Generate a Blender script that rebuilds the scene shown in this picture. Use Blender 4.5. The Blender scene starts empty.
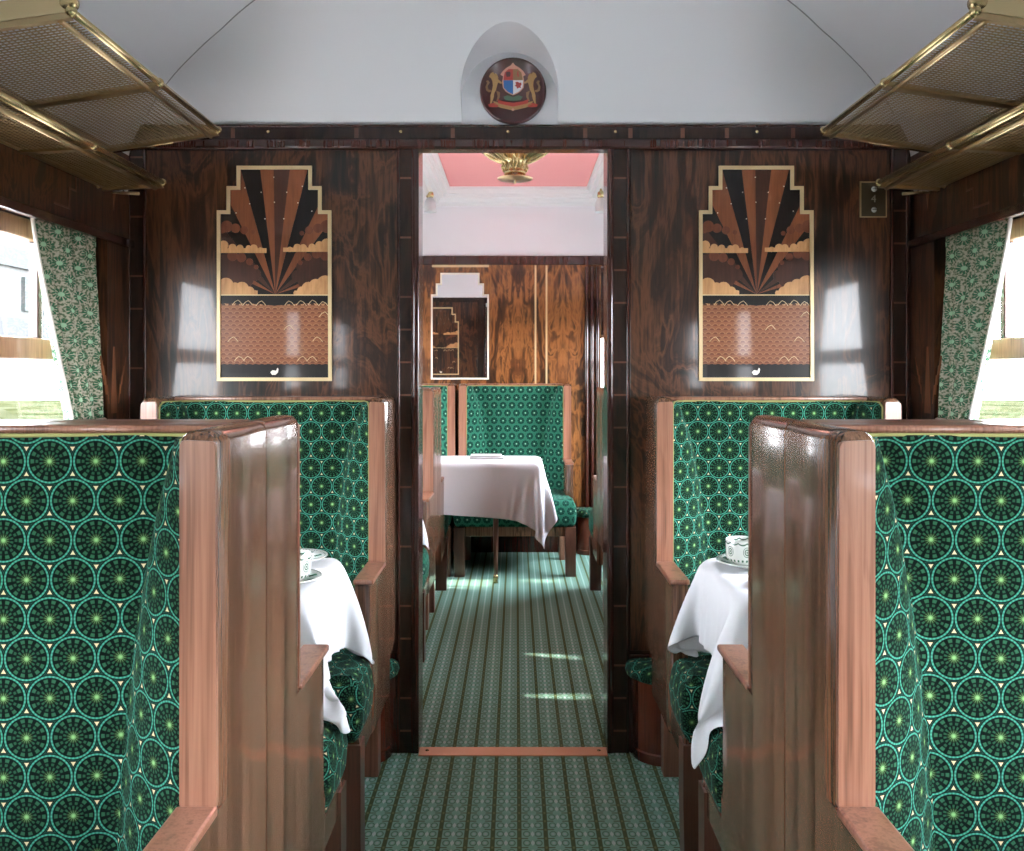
import bpy, bmesh, math, random
import numpy as np
from mathutils import Vector, Matrix
random.seed(4)
SC = bpy.context.scene
COL = SC.collection
PI = math.pi
D = 3.0            # partition face
XW = 1.283         # half width of the carriage
F = 912.0
def PX(px, d): return -0.015 + (px - 516.0) * d / F
def PZ(py, d): return 1.25 + (372.0 - py) * d / F

# ------------------------------------------------------------------ node maths
class E:
    def __init__(s, nt, sock): s.nt, s.k = nt, sock
    def _m(s, op, *a):
        n = s.nt.nodes.new('ShaderNodeMath'); n.operation = op
        for i, v in enumerate((s,) + a):
            if isinstance(v, E): s.nt.links.new(v.k, n.inputs[i])
            else: n.inputs[i].default_value = float(v)
        return E(s.nt, n.outputs[0])
    def __add__(s, o): return s._m('ADD', o)
    def __sub__(s, o): return s._m('SUBTRACT', o)
    def __mul__(s, o): return s._m('MULTIPLY', o)
    def __truediv__(s, o): return s._m('DIVIDE', o)
    def fract(s): return s._m('FRACT')
    def floor(s): return s._m('FLOOR')
    def abs(s): return s._m('ABSOLUTE')
    def cos(s): return s._m('COSINE')
    def sin(s): return s._m('SINE')
    def sqrt(s): return s._m('SQRT')
    def mn(s, o): return s._m('MINIMUM', o)
    def mx(s, o): return s._m('MAXIMUM', o)
    def lt(s, o): return s._m('LESS_THAN', o)
    def gt(s, o): return s._m('GREATER_THAN', o)
    def atan2(s, o): return s._m('ARCTAN2', o)
    def neg(s): return s._m('MULTIPLY', -1.0)
    def step(s, e, k=40.0):      # soft step: 0 below e, 1 above
        n = s.nt.nodes.new('ShaderNodeMath'); n.operation = 'MULTIPLY_ADD'; n.use_clamp = True
        s.nt.links.new(s.k, n.inputs[0]); n.inputs[1].default_value = k; n.inputs[2].default_value = 0.5 - e * k
        return E(s.nt, n.outputs[0])
    def band(s, a, b, k=40.0): return s.step(a, k) * (E.one(s.nt) - s.step(b, k))
    @staticmethod
    def one(nt):
        n = nt.nodes.new('ShaderNodeValue'); n.outputs[0].default_value = 1.0
        return E(nt, n.outputs[0])
def mixc(nt, f, a, b):
    n = nt.nodes.new('ShaderNodeMix'); n.data_type = 'RGBA'
    if isinstance(f, E): nt.links.new(f.k, n.inputs[0])
    else: n.inputs[0].default_value = f
    for v, i in ((a, 6), (b, 7)):
        if isinstance(v, (tuple, list)): n.inputs[i].default_value = (*v[:3], 1)
        else: nt.links.new(v, n.inputs[i])
    return n.outputs[2]
def newmat(name, color=(.5, .5, .5), rough=.5, metal=0.0, coat=0.0, spec=.5, emit=None, es=0.0, sheen=0.0, coatr=.05):
    m = bpy.data.materials.new(name); m.use_nodes = True
    nt = m.node_tree; b = nt.nodes['Principled BSDF']
    b.inputs['Base Color'].default_value = (*color, 1)
    b.inputs['Roughness'].default_value = rough; b.inputs['Metallic'].default_value = metal
    b.inputs['Coat Weight'].default_value = coat; b.inputs['Coat Roughness'].default_value = coatr
    b.inputs['Specular IOR Level'].default_value = spec
    b.inputs['Sheen Weight'].default_value = sheen
    if emit: b.inputs['Emission Color'].default_value = (*emit, 1); b.inputs['Emission Strength'].default_value = es
    return m, nt, b
def coords(nt, kind='Object'):
    tc = nt.nodes.new('ShaderNodeTexCoord'); sp = nt.nodes.new('ShaderNodeSeparateXYZ')
    nt.links.new(tc.outputs[kind], sp.inputs[0])
    return [E(nt, sp.outputs[i]) for i in range(3)]
def vec(nt, x, y, z):
    c = nt.nodes.new('ShaderNodeCombineXYZ')
    for i, v in enumerate((x, y, z)):
        if isinstance(v, E): nt.links.new(v.k, c.inputs[i])
        else: c.inputs[i].default_value = v
    return c.outputs[0]
def noise(nt, v, scale=1.0, detail=3.0, dist=0.0, rough=.55):
    n = nt.nodes.new('ShaderNodeTexNoise'); n.inputs['Scale'].default_value = scale
    n.inputs['Detail'].default_value = detail; n.inputs['Distortion'].default_value = dist
    n.inputs['Roughness'].default_value = rough
    nt.links.new(v, n.inputs['Vector']); return E(nt, n.outputs[0])
def ramp(nt, f, stops):
    r = nt.nodes.new('ShaderNodeValToRGB'); el = r.color_ramp.elements
    while len(el) < len(stops): el.new(.5)
    for e, (p, c) in zip(el, stops): e.position = p; e.color = (*c, 1)
    nt.links.new(f.k, r.inputs[0]); return r.outputs[0]
def bump(nt, b, h, strength=.2, dist=.002):
    n = nt.nodes.new('ShaderNodeBump'); n.inputs['Strength'].default_value = strength; n.inputs['Distance'].default_value = dist
    nt.links.new(h.k, n.inputs['Height']); nt.links.new(n.outputs[0], b.inputs['Normal'])

def wood(name, stops, grain=22.0, along=1.3, rough=.3, coat=.6, figure=.35, mirror=None, spec=.5, coatr=.06, big=2.2):
    """straight-grained polished timber: grain runs along z; object coordinates"""
    m, nt, b = newmat(name, rough=rough, coat=coat, spec=spec, coatr=coatr)
    x, y, z = coords(nt)
    oi = nt.nodes.new('ShaderNodeObjectInfo'); rnd = E(nt, oi.outputs['Random']) * 13.0
    if mirror: x = (((x + mirror * 50) / mirror).fract() - .5).abs() * mirror
    bigv = noise(nt, vec(nt, x * big, y * big, z * (big * .45)), 1.0, 3.0, .6)
    wob = (bigv - .5) * figure
    v = vec(nt, (x + wob) * grain + rnd, (y + wob) * grain + rnd, z * along + bigv * 2.0)
    g = noise(nt, v, 1.0, 5.0, .5, .6)
    fine = noise(nt, vec(nt, x * grain * 9, y * grain * 9, z * 5.0 * along + rnd), 1.0, 2.0)
    f = g * .75 + bigv * .25 + (fine - .5) * .34
    nt.links.new(ramp(nt, f, stops), b.inputs['Base Color'])
    return m
M = {}
M['seat_wood'] = wood('seat_wood', [(.34, (.10, .038, .021)), (.45, (.215, .092, .055)), (.54, (.275, .125, .078)), (.66, (.145, .056, .032))], 20, .6, .3, .45, .10)
M['seat_side'] = wood('seat_side', [(.36, (.030, .013, .007)), (.44, (.092, .043, .023)), (.50, (.165, .080, .044)), (.55, (.105, .048, .026)), (.60, (.045, .020, .010)), (.68, (.115, .053, .029))], 24, .35, .26, .5, .05, coatr=.12)
M['dark_leg'] = wood('dark_leg', [(.3, (.05, .018, .011)), (.55, (.11, .042, .025)), (.75, (.06, .022, .013))], 18, 1.0, .35, .4, .10)
M['walnut'] = wood('walnut', [(.36, (.003, .0012, .0007)), (.44, (.020, .0068, .003)), (.50, (.085, .031, .012)), (.55, (.040, .0135, .0055)), (.61, (.012, .004, .002)), (.70, (.032, .011, .0048))], 7.5, .9, .3, .42, 1.1, coatr=.07, spec=.3)
M['burr'] = wood('burr', [(.34, (.010, .0035, .0015)), (.43, (.06, .02, .006)), (.50, (.27, .105, .030)), (.56, (.12, .042, .012)), (.66, (.022, .008, .003))], 3.6, 1.0, .3, .4, 1.3, mirror=.62, big=3.0, spec=.35)
M['ebony'] = wood('ebony', [(.36, (.0025, .001, .0007)), (.52, (.020, .0078, .004)), (.66, (.006, .0024, .0014))], 9, 1.6, .3, .4, .6, spec=.25)
M['mahogany'] = wood('mahogany', [(.3, (.014, .0034, .0022)), (.55, (.040, .0095, .0055)), (.8, (.022, .005, .003))], 20, 1.0, .25, .5, .1, spec=.35)
M['red_mahogany'] = wood('red_mahogany', [(.3, (.06, .012, .006)), (.55, (.13, .03, .014)), (.8, (.08, .017, .009))], 20, 1.0, .25, .6, .1)
M['inlay'] = wood('inlay', [(.3, (.06, .02, .009)), (.6, (.13, .045, .02)), (.8, (.08, .027, .012))], 20, 2, .3, .6, .1)
M['kite'] = wood('kite', [(.3, (.10, .034, .013)), (.6, (.24, .09, .035)), (.8, (.15, .05, .02))], 20, 2, .3, .4, .1)
M['window_wood'] = wood('window_wood', [(.3, (.22, .10, .045)), (.5, (.5, .27, .14)), (.7, (.30, .14, .07))], 18, 2, .3, .5, .2)
M['pale_wood'] = newmat('pale_wood', (.66, .47, .25), .35, coat=.5)[0]
M['brass'] = newmat('brass', (.52, .40, .20), .26, 1.0)[0]
M['old_brass'] = newmat('old_brass', (.44, .32, .175), .33, 1.0)[0]
M['dark_brass'] = newmat('dark_brass', (.09, .07, .04), .4, .8)[0]
M['brass_line'] = newmat('brass_line', (.62, .47, .26), .38, .35)[0]
M['copper'] = newmat('copper', (.62, .33, .2), .3, .9)[0]
M['steel'] = newmat('steel', (.5, .48, .45), .3, 1.0)[0]
M['china'] = newmat('china', (.8, .8, .76), .15, coat=.5)[0]
M['linen'], nt, b = newmat('linen', (.80, .80, .83), .9, sheen=.1, spec=.15)
x, y, z = coords(nt); bump(nt, b, noise(nt, vec(nt, x * 9, y * 9, z * 4), 1, 3, .4), .25, .01)
M['piping'] = newmat('piping', (.26, .25, .08), .7)[0]
M['black'] = newmat('black', (.008, .006, .005), .4, coat=.3)[0]
M['mirror'] = newmat('mirror', (.86, .88, .88), .015, 1.0)[0]
M['rose'] = newmat('rose', (.68, .26, .25), .75)[0]
M['pearl'] = newmat('pearl', (.85, .8, .68), .3, coat=.3)[0]
M['frost'] = newmat('frost', (.62, .64, .64), .35)[0]
M['white_edge'] = newmat('white_edge', (.78, .74, .68), .8)[0]
M['glow'] = newmat('glow', (1, .9, .75), .5, emit=(1, .82, .6), es=6)[0]
M['rubber'] = newmat('rubber', (.02, .02, .02), .6)[0]
# painted white ceiling
m, nt, b = newmat('ceiling_paint', (.70, .70, .72), .42, spec=.35)
x, y, z = coords(nt)
nt.links.new(mixc(nt, noise(nt, vec(nt, x, y, z), 3.0, 2), (.79, .79, .82), (.83, .83, .86)), b.inputs['Base Color'])
M['ceiling'] = m
M['moulding'] = newmat('moulding', (.80, .80, .80), .3, coat=.3)[0]

# window glass (thin: see-through with a fresnel sheen)
m = bpy.data.materials.new('glass'); m.use_nodes = True; nt = m.node_tree; nt.nodes.clear()
o_ = nt.nodes.new('ShaderNodeOutputMaterial'); mx_ = nt.nodes.new('ShaderNodeMixShader')
t_ = nt.nodes.new('ShaderNodeBsdfTransparent'); g_ = nt.nodes.new('ShaderNodeBsdfGlossy'); fr_ = nt.nodes.new('ShaderNodeFresnel')
g_.inputs['Roughness'].default_value = .02; fr_.inputs[0].default_value = 1.35
ge_ = nt.nodes.new('ShaderNodeNewGeometry'); ff_ = E(nt, fr_.outputs[0]) * (E(nt, ge_.outputs['Backfacing']) * -1.0 + 1.0)
nt.links.new(ff_.k, mx_.inputs[0]); nt.links.new(t_.outputs[0], mx_.inputs[1]); nt.links.new(g_.outputs[0], mx_.inputs[2])
nt.links.new(mx_.outputs[0], o_.inputs[0]); M['glass'] = m

def hexcell(nt, u, v):
    s3 = math.sqrt(3)
    ax = u.fract() - .5; ay = (v / s3).fract() * s3 - s3 / 2
    bx = (u - .5).fract() - .5; by = (v / s3 - .5).fract() * s3 - s3 / 2
    da = ax * ax + ay * ay; db = bx * bx + by * by
    sel = da.lt(db); inv = E.one(nt) - sel
    gx = ax * sel + bx * inv; gy = ay * sel + by * inv
    return gx, gy, da.mn(db).sqrt()
def fabric(name, pitch, dark, teal, petal, star, cream, light=False):
    m, nt, b = newmat(name, rough=.95, sheen=.06, spec=.08)
    b.inputs['Sheen Tint'].default_value = (.5, .8, .7, 1)
    x, y, _ = coords(nt, 'UV')
    u, v = (x + 50) / pitch, (y + 50) / pitch
    gx, gy, r = hexcell(nt, u, v)
    th = gy.atan2(gx)
    c = mixc(nt, 0.0, dark, dark)
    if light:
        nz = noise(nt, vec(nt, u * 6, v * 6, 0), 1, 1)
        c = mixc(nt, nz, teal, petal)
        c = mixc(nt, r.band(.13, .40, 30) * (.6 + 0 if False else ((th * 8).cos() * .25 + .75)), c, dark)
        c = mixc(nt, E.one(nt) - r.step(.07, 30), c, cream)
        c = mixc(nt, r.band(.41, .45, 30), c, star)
    else:
        sp = (th * 14).cos()
        spb = (th * 14 + PI).cos()
        c = mixc(nt, r.band(.335, .41, 45) * sp.step(-.1, 2.5), c, petal)
        c = mixc(nt, r.band(.245, .30, 45) * sp.step(.0, 3), c, tuple(.75 * q for q in petal))
        c = mixc(nt, r.band(.15, .215, 45) * spb.step(.0, 3), c, tuple(.8 * q for q in petal))
        c = mixc(nt, (E.one(nt) - r.step(.100, 10)) * spb.step(-.4, 1.2), c, tuple(.45 * q for q in star))
        c = mixc(nt, (E.one(nt) - r.step(.042, 22)), c, star)
        c = mixc(nt, r.band(.450, .486, 55) * ((th * 36).cos() * .22 + .78), c, teal)
        c = mixc(nt, r.band(.515, .525, 80), c, tuple(.25 * q for q in teal))
        c = mixc(nt, r.step(.548, 90), c, cream)
    nz2 = noise(nt, vec(nt, x * 700, y * 700, 0), 1, 1)
    c = mixc(nt, nz2 * .45, c, tuple(.3 * q for q in dark))
    nt.links.new(c, b.inputs['Base Color'])
    bump(nt, b, nz2, .3, .001)
    return m
M['velvet'] = fabric('velvet', .067, (.0012, .006, .004), (.075, .35, .25), (.026, .10, .052), (.27, .52, .19), (.8, .62, .36))
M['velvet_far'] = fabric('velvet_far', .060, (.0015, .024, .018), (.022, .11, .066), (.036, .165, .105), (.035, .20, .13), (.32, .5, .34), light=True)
# curtain cloth
m, nt, b = newmat('curtain_cloth', rough=.9, spec=.1)
x, y, _ = coords(nt, 'UV'); u, v = (x + 50) / .05, (y + 50) / .05
gx, gy, r = hexcell(nt, u, v); th = gy.atan2(gx)
nz = noise(nt, vec(nt, u * 7, v * 7, 0), 1, 1)
c = mixc(nt, nz.step(.52, 9), (.50, .46, .36), (.10, .15, .085))
c = mixc(nt, (E.one(nt) - r.step(.36, 14)) * ((th * 12).cos().step(-.3, 2)), c, (.025, .13, .065))
c = mixc(nt, E.one(nt) - r.step(.13, 30), c, (.40, .62, .42))
nt.links.new(c, b.inputs['Base Color'])
b.inputs['Transmission Weight'].default_value = 0
M['curtain'] = m
# carpet
m, nt, b = newmat('carpet', rough=.95, spec=.05, sheen=.05)
x, y, _ = coords(nt)
xs = (x + 50 * .0715 + .006) / .0715; ys = (y + 47 * 3) / .047
c0 = xs.fract() - .5; e0 = ys.fract() - .5; ca = c0.abs(); ea = e0.abs()
nz = noise(nt, vec(nt, x * 500, y * 500, 0), 1, 1)
c = mixc(nt, noise(nt, vec(nt, xs * 2, ys * 2, 0), 1, 1), (.20, .40, .30), (.28, .50, .40))
q = (((ca - .22) / .17) * ((ca - .22) / .17) + (e0 / .40) * (e0 / .40)).sqrt()
c = mixc(nt, q.band(.60, .86, 14), c, (.10, .20, .135))
c = mixc(nt, E.one(nt) - q.step(.34, 12), c, (.38, .50, .47))
c = mixc(nt, (E.one(nt) - (ca * 7.5 + ea * 1.9).step(.6, 6)), c, (.56, .66, .64))
c = mixc(nt, ea.step(.44, 30) * ca.step(.17, 30), c, (.09, .12, .05))
c = mixc(nt, ca.step(.415, 40), c, (.062, .088, .022))
c = mixc(nt, ca.step(.46, 40) * ea.step(.38, 20), c, (.16, .19, .07))
c = mixc(nt, nz * .25, c, (.06, .10, .08))
nt.links.new(c, b.inputs['Base Color']); bump(nt, b, nz, .4, .002)
M['carpet'] = m
# china with green band of motifs
m, nt, b = newmat('patterned_china', rough=.15, coat=.5)
x, y, z = coords(nt); th = y.atan2(x)
c = mixc(nt, 0.0, (.82, .84, .80), (.82, .84, .80))
k = (th * (6 / (2 * PI)) + 10).fract() - .5
zz = (z - .036) / .03
rr = ((k * 1.55) * (k * 1.55) + (zz * .8) * (zz * .8)).sqrt()
for a, b_ in ((0, .07), (.14, .22), (.30, .345)): c = mixc(nt, rr.band(a, b_, 30), c, (.035, .11, .06))
ks = (th * (12 / (2 * PI)) + 10).fract() - .5
c = mixc(nt, (z - (ks * ks * .018)).band(.052, .0555, 900), c, (.04, .12, .07))
c = mixc(nt, ((th * 24).cos().step(.2, 3)) * (z.band(.010, .016, 700)), c, (.05, .16, .09))
nt.links.new(c, b.inputs['Base Color']); M['cup_china'] = m
m, nt, b = newmat('plate_china', rough=.15, coat=.5)
x, y, z = coords(nt); th = y.atan2(x); r = (x * x + y * y).sqrt()
c = mixc(nt, 0.0, (.82, .84, .81), (.82, .84, .81))
leaf = ((th * 9) + r * 60).sin().step(.45, 4)
rn = r / .1
c = mixc(nt, r.band(.058, .076, 700) * leaf, c, (.05, .15, .08))
c = mixc(nt, r.band(.083, .0855, 900) * ((th * 60).cos().step(0, 3)), c, (.04, .12, .07))
nt.links.new(c, b.inputs['Base Color']); M['plate_china'] = m
# marquetry: fish-scale sea
m, nt, b = newmat('scale_inlay', rough=.35, coat=.25, spec=.3)
x, y, z = coords(nt)
u = (x + 10) / .0225; v = (z + 10) / .0135
row = v.floor(); par = (row / 2).fract() * 2
cu = (u + par * .5).fract() - .5; cv = v.fract()
arc = (cu * cu + (cv - .0) * (cv - .0) * .55).sqrt()
base = mixc(nt, noise(nt, vec(nt, x * 9, 0, z * 60), 1, 2), (.21, .085, .036), (.38, .185, .085))
c = mixc(nt, (E.one(nt) - arc.step(.32, 14)), base, (.028, .008, .004))
c = mixc(nt, arc.band(.36, .46, 14), c, (.62, .36, .18))
low = E.one(nt) - z.step(-.105, 60)
c = mixc(nt, low * .7, c, (.16, .04, .015))
nt.links.new(c, b.inputs['Base Color']); M['scales'] = m
M['ray_dark'] = wood('ray_dark', [(.3, (.002, .0015, .0015)), (.6, (.008, .005, .005)), (.8, (.004, .003, .003))], 20, 2, .35, .25, .1, spec=.25)
M['ray_brown'] = wood('ray_brown', [(.3, (.11, .032, .012)), (.6, (.21, .066, .025)), (.8, (.14, .042, .016))], 20, 2, .35, .3, .1, spec=.3)
M['ray_mid'] = wood('ray_mid', [(.3, (.022, .008, .005)), (.6, (.055, .018, .010)), (.8, (.03, .010, .006))], 18, 2, .35, .3, .5, spec=.3)
M['cloud'] = wood('cloud', [(.3, (.34, .16, .06)), (.6, (.60, .32, .14)), (.8, (.42, .2, .08))], 14, 3, .35, .3, .4, spec=.3)
M['cloud_mid'] = wood('cloud_mid', [(.3, (.08, .022, .01)), (.6, (.15, .045, .02)), (.8, (.09, .027, .013))], 14, 3, .35, .3, .4, spec=.3)
for n_, c_ in (('crest_maroon', (.045, .006, .005)), ('crest_red', (.35, .03, .02)), ('crest_blue', (.02, .10, .28)), ('crest_white', (.75, .75, .75)),
               ('crest_gold', (.34, .19, .07)), ('crest_pink', (.55, .28, .2)), ('crest_tan', (.22, .12, .05)), ('crest_green', (.05, .10, .06))):
    M[n_] = newmat(n_, c_, .35, coat=.3)[0]
# outside
m, nt, b = newmat('grass', rough=1.0, spec=.0)
x, y, z = coords(nt)
c = ramp(nt, noise(nt, vec(nt, x * .35, y * .35, 0), 1, 4), [(.3, (.010, .012, .005)), (.46, (.022, .023, .010)), (.56, (.036, .036, .021)), (.72, (.016, .018, .009))])
nt.links.new(c, b.inputs['Base Color']); M['grass'] = m
M['station_wall'] = newmat('station_wall', (.05, .05, .05), 1.0)[0]
M['station_beam'] = newmat('station_beam', (.02, .02, .02), 1.0)[0]
M['bush'] = newmat('bush', (.011, .013, .006), 1.0)[0]

# ------------------------------------------------------------------ mesh builder
class MB:
    def __init__(s): s.bm = bmesh.new(); s.uv = None
    def box(s, x0, x1, y0, y1, z0, z1, bev=0.0, seg=2):
        r = bmesh.ops.create_cube(s.bm, size=1.0)
        vs = r['verts']
        for v in vs:
            v.co = Vector(((x0 + x1) / 2 + v.co.x * (x1 - x0), (y0 + y1) / 2 + v.co.y * (y1 - y0), (z0 + z1) / 2 + v.co.z * (z1 - z0)))
        if bev > 0:
            es = list({e for v in vs for e in v.link_edges})
            bmesh.ops.bevel(s.bm, geom=es, offset=bev, segments=seg, affect='EDGES', profile=.5)
        return s
    def loft(s, rings, caps=True, closed=True, smooth=True):
        R = [[s.bm.verts.new(p) for p in ring] for ring in rings]
        n = len(R[0])
        for a, b in zip(R, R[1:]):
            for i in range(n if closed else n - 1):
                j = (i + 1) % n
                f = s.bm.faces.new((a[i], a[j], b[j], b[i])); f.smooth = smooth
        if caps and closed:
            s.bm.faces.new(list(reversed(R[0]))); s.bm.faces.new(R[-1])
        return s
    def tube(s, pts, r, n=10, caps=True, closed=False):
        pts = [Vector(p) for p in pts]; N = len(pts)
        rings = []; up = None
        for i, p in enumerate(pts):
            if closed: t = pts[(i + 1) % N] - pts[i - 1]
            else: t = pts[min(i + 1, N - 1)] - pts[max(i - 1, 0)]
            t.normalize()
            if up is None:
                up = Vector((0, 0, 1)) if abs(t.z) < .9 else Vector((1, 0, 0))
            a = t.cross(up).normalized(); bq = a.cross(t).normalized(); up = bq
            rr = r[i] if isinstance(r, (list, tuple)) else r
            rings.append([p + (a * math.cos(2 * PI * k / n) + bq * math.sin(2 * PI * k / n)) * rr for k in range(n)])
        if closed: rings.append(rings[0]); caps = False
        return s.loft(rings, caps)
    def lathe(s, prof, c=(0, 0, 0), n=32, caps=True, axis='z', a0=0, a1=2 * PI):
        full = abs(a1 - a0 - 2 * PI) < 1e-6
        rings = []
        cnt = n if full else n + 1
        for r, h in prof:
            ring = []
            for k in range(cnt):
                a = a0 + (a1 - a0) * k / n
                if axis == 'z': ring.append((c[0] + r * math.cos(a), c[1] + r * math.sin(a), c[2] + h))
                else: ring.append((c[0] + r * math.cos(a), c[1] + h, c[2] + r * math.sin(a)))
            rings.append(ring)
        return s.loft(rings, caps, closed=True)
    def prism(s, poly, p0, p1, plane='xz', bev=0.0):
        """poly in the plane, extruded along the remaining axis from p0 to p1"""
        def P(a, b, t):
            return {'xz': (a, t, b), 'xy': (a, b, t), 'yz': (t, a, b)}[plane]
        v0 = [s.bm.verts.new(P(a, b, p0)) for a, b in poly]; v1 = [s.bm.verts.new(P(a, b, p1)) for a, b in poly]
        n = len(poly)
        fs = [s.bm.faces.new(v0), s.bm.faces.new(list(reversed(v1)))]
        for i in range(n): fs.append(s.bm.faces.new((v0[i], v1[i], v1[(i + 1) % n], v0[(i + 1) % n])))
        if bev > 0:
            es = list({e for f in fs for e in f.edges})
            bmesh.ops.bevel(s.bm, geom=es, offset=bev, segments=2, affect='EDGES', profile=.5)
        return s
    def sphere(s, c, r, seg=12, sc=(1, 1, 1)):
        m = Matrix.Translation(c) @ Matrix.Diagonal((sc[0], sc[1], sc[2], 1))
        q = bmesh.ops.create_uvsphere(s.bm, u_segments=seg, v_segments=seg // 2 + 2, radius=r, matrix=m)
        for v in q['verts']:
            for f in v.link_faces: f.smooth = True
        return s
    def build(s, name, mat, parent=None, recalc=True):
        if recalc: bmesh.ops.recalc_face_normals(s.bm, faces=s.bm.faces)
        me = bpy.data.meshes.new(name); s.bm.to_mesh(me); s.bm.free()
        me.materials.append(M[mat] if isinstance(mat, str) else mat)
        o = bpy.data.objects.new(name, me); COL.objects.link(o)
        if parent: o.parent = parent
        return o
def smooth_by_angle(o, ang=40):
    me = o.data
    me.polygons.foreach_set('use_smooth', [True] * len(me.polygons))
    try: me.set_sharp_from_angle(angle=math.radians(ang))
    except Exception: pass
    return o
def tag(o, label=None, cat=None, group=None, kind=None):
    if label: o['label'] = label
    if cat: o['category'] = cat
    if group: o['group'] = group
    if kind: o['kind'] = kind
    return o
def thing(name, label, cat, loc=(0, 0, 0), rz=0, group=None):
    o = bpy.data.objects.new(name, None); COL.objects.link(o); o.location = loc; o.rotation_euler = (0, 0, rz)
    o.empty_display_size = .1
    return tag(o, label, cat, group)
def struct(o): o['kind'] = 'structure'; return o
def kids(o): return [c for c in bpy.data.objects if c.parent == o]
def copy_tree(o, parent=None):
    c = o.copy(); COL.objects.link(c)
    if parent: c.parent = parent
    for ch in kids(o): copy_tree(ch, c)
    return c
def offset_poly(poly, d):
    """inset a CCW polygon by d"""
    n = len(poly); out = []
    for i in range(n):
        p0, p1, p2 = Vector(poly[i - 1]), Vector(poly[i]), Vector(poly[(i + 1) % n])
        a = (p1 - p0).normalized(); b = (p2 - p1).normalized()
        n1 = Vector((-a.y, a.x)); n2 = Vector((-b.y, b.x))
        k = n1 + n2; k = k / max(k.dot(n1), .3)
        out.append((p1.x + k.x * d, p1.y + k.y * d))
    return out
def round_poly(poly, r, seg=4):
    n = len(poly); out = []
    for i in range(n):
        p0, p1, p2 = Vector(poly[i - 1]), Vector(poly[i]), Vector(poly[(i + 1) % n])
        rr = min(r, (p0 - p1).length * .45, (p2 - p1).length * .45)
        a = p1 + (p0 - p1).normalized() * rr; b = p1 + (p2 - p1).normalized() * rr
        for k in range(seg + 1):
            t = k / seg; q = a * (1 - t) ** 2 + p1 * 2 * t * (1 - t) + b * t * t
            out.append((q.x, q.y))
    return out
def clip_rect(poly, x0, x1, z0, z1):
    def cl(ps, ins, it):
        out = []
        for i in range(len(ps)):
            a, b = ps[i - 1], ps[i]
            if ins(b):
                if not ins(a): out.append(it(a, b))
                out.append(b)
            elif ins(a): out.append(it(a, b))
        return out
    def ix(X): return lambda a, b: (X, a[1] + (b[1] - a[1]) * (X - a[0]) / (b[0] - a[0]))
    def iz(Z): return lambda a, b: (a[0] + (b[0] - a[0]) * (Z - a[1]) / (b[1] - a[1]), Z)
    for ins, it in ((lambda p: p[0] >= x0 - 1e-9, ix(x0)), (lambda p: p[0] <= x1 + 1e-9, ix(x1)), (lambda p: p[1] >= z0 - 1e-9, iz(z0)), (lambda p: p[1] <= z1 + 1e-9, iz(z1))):
        if len(poly) < 3: return []
        poly = cl(poly, ins, it)
    return poly if len(poly) > 2 else []

# ------------------------------------------------------------------ armchair
W, DEP, TOP, ARM = .745, .68, 1.172, .668
HW = W / 2
def panel_ring(xo, sgn, yf, z, th=.052, rout=.014, bulge=.007, yb=0.0, inset=0.0):
    """plan outline of a side panel; xo = outer face, sgn = direction towards the chair's middle"""
    pts = []
    y0, y1 = yf + inset, yb - inset * .3
    N = 10
    L = y1 - y0
    for k in range(N + 1):                     # outer side, back -> front, bulging
        t = k / N; y = y1 + (y0 - y1) * t
        e = max(0.0, 1 - (y - y0) / rout) if rout > 0 else 0
        dx = rout * (1 - math.sqrt(max(0, 1 - min(1, e) ** 2)))
        b_ = bulge * (math.sin(PI * y / -.23) ** 2 if y > -.23 else 0.0)
        pts.append((xo + sgn * (dx - b_ + inset), y, z))
        if k == N: pts.append((xo + sgn * (rout + inset), y0 - 0.0, z))
    pts.append((xo + sgn * (th - inset - .004), y0, z)); pts.append((xo + sgn * (th - inset), y0 + .004, z)); pts.append((xo + sgn * (th - inset), y1, z))
    return pts
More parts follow.
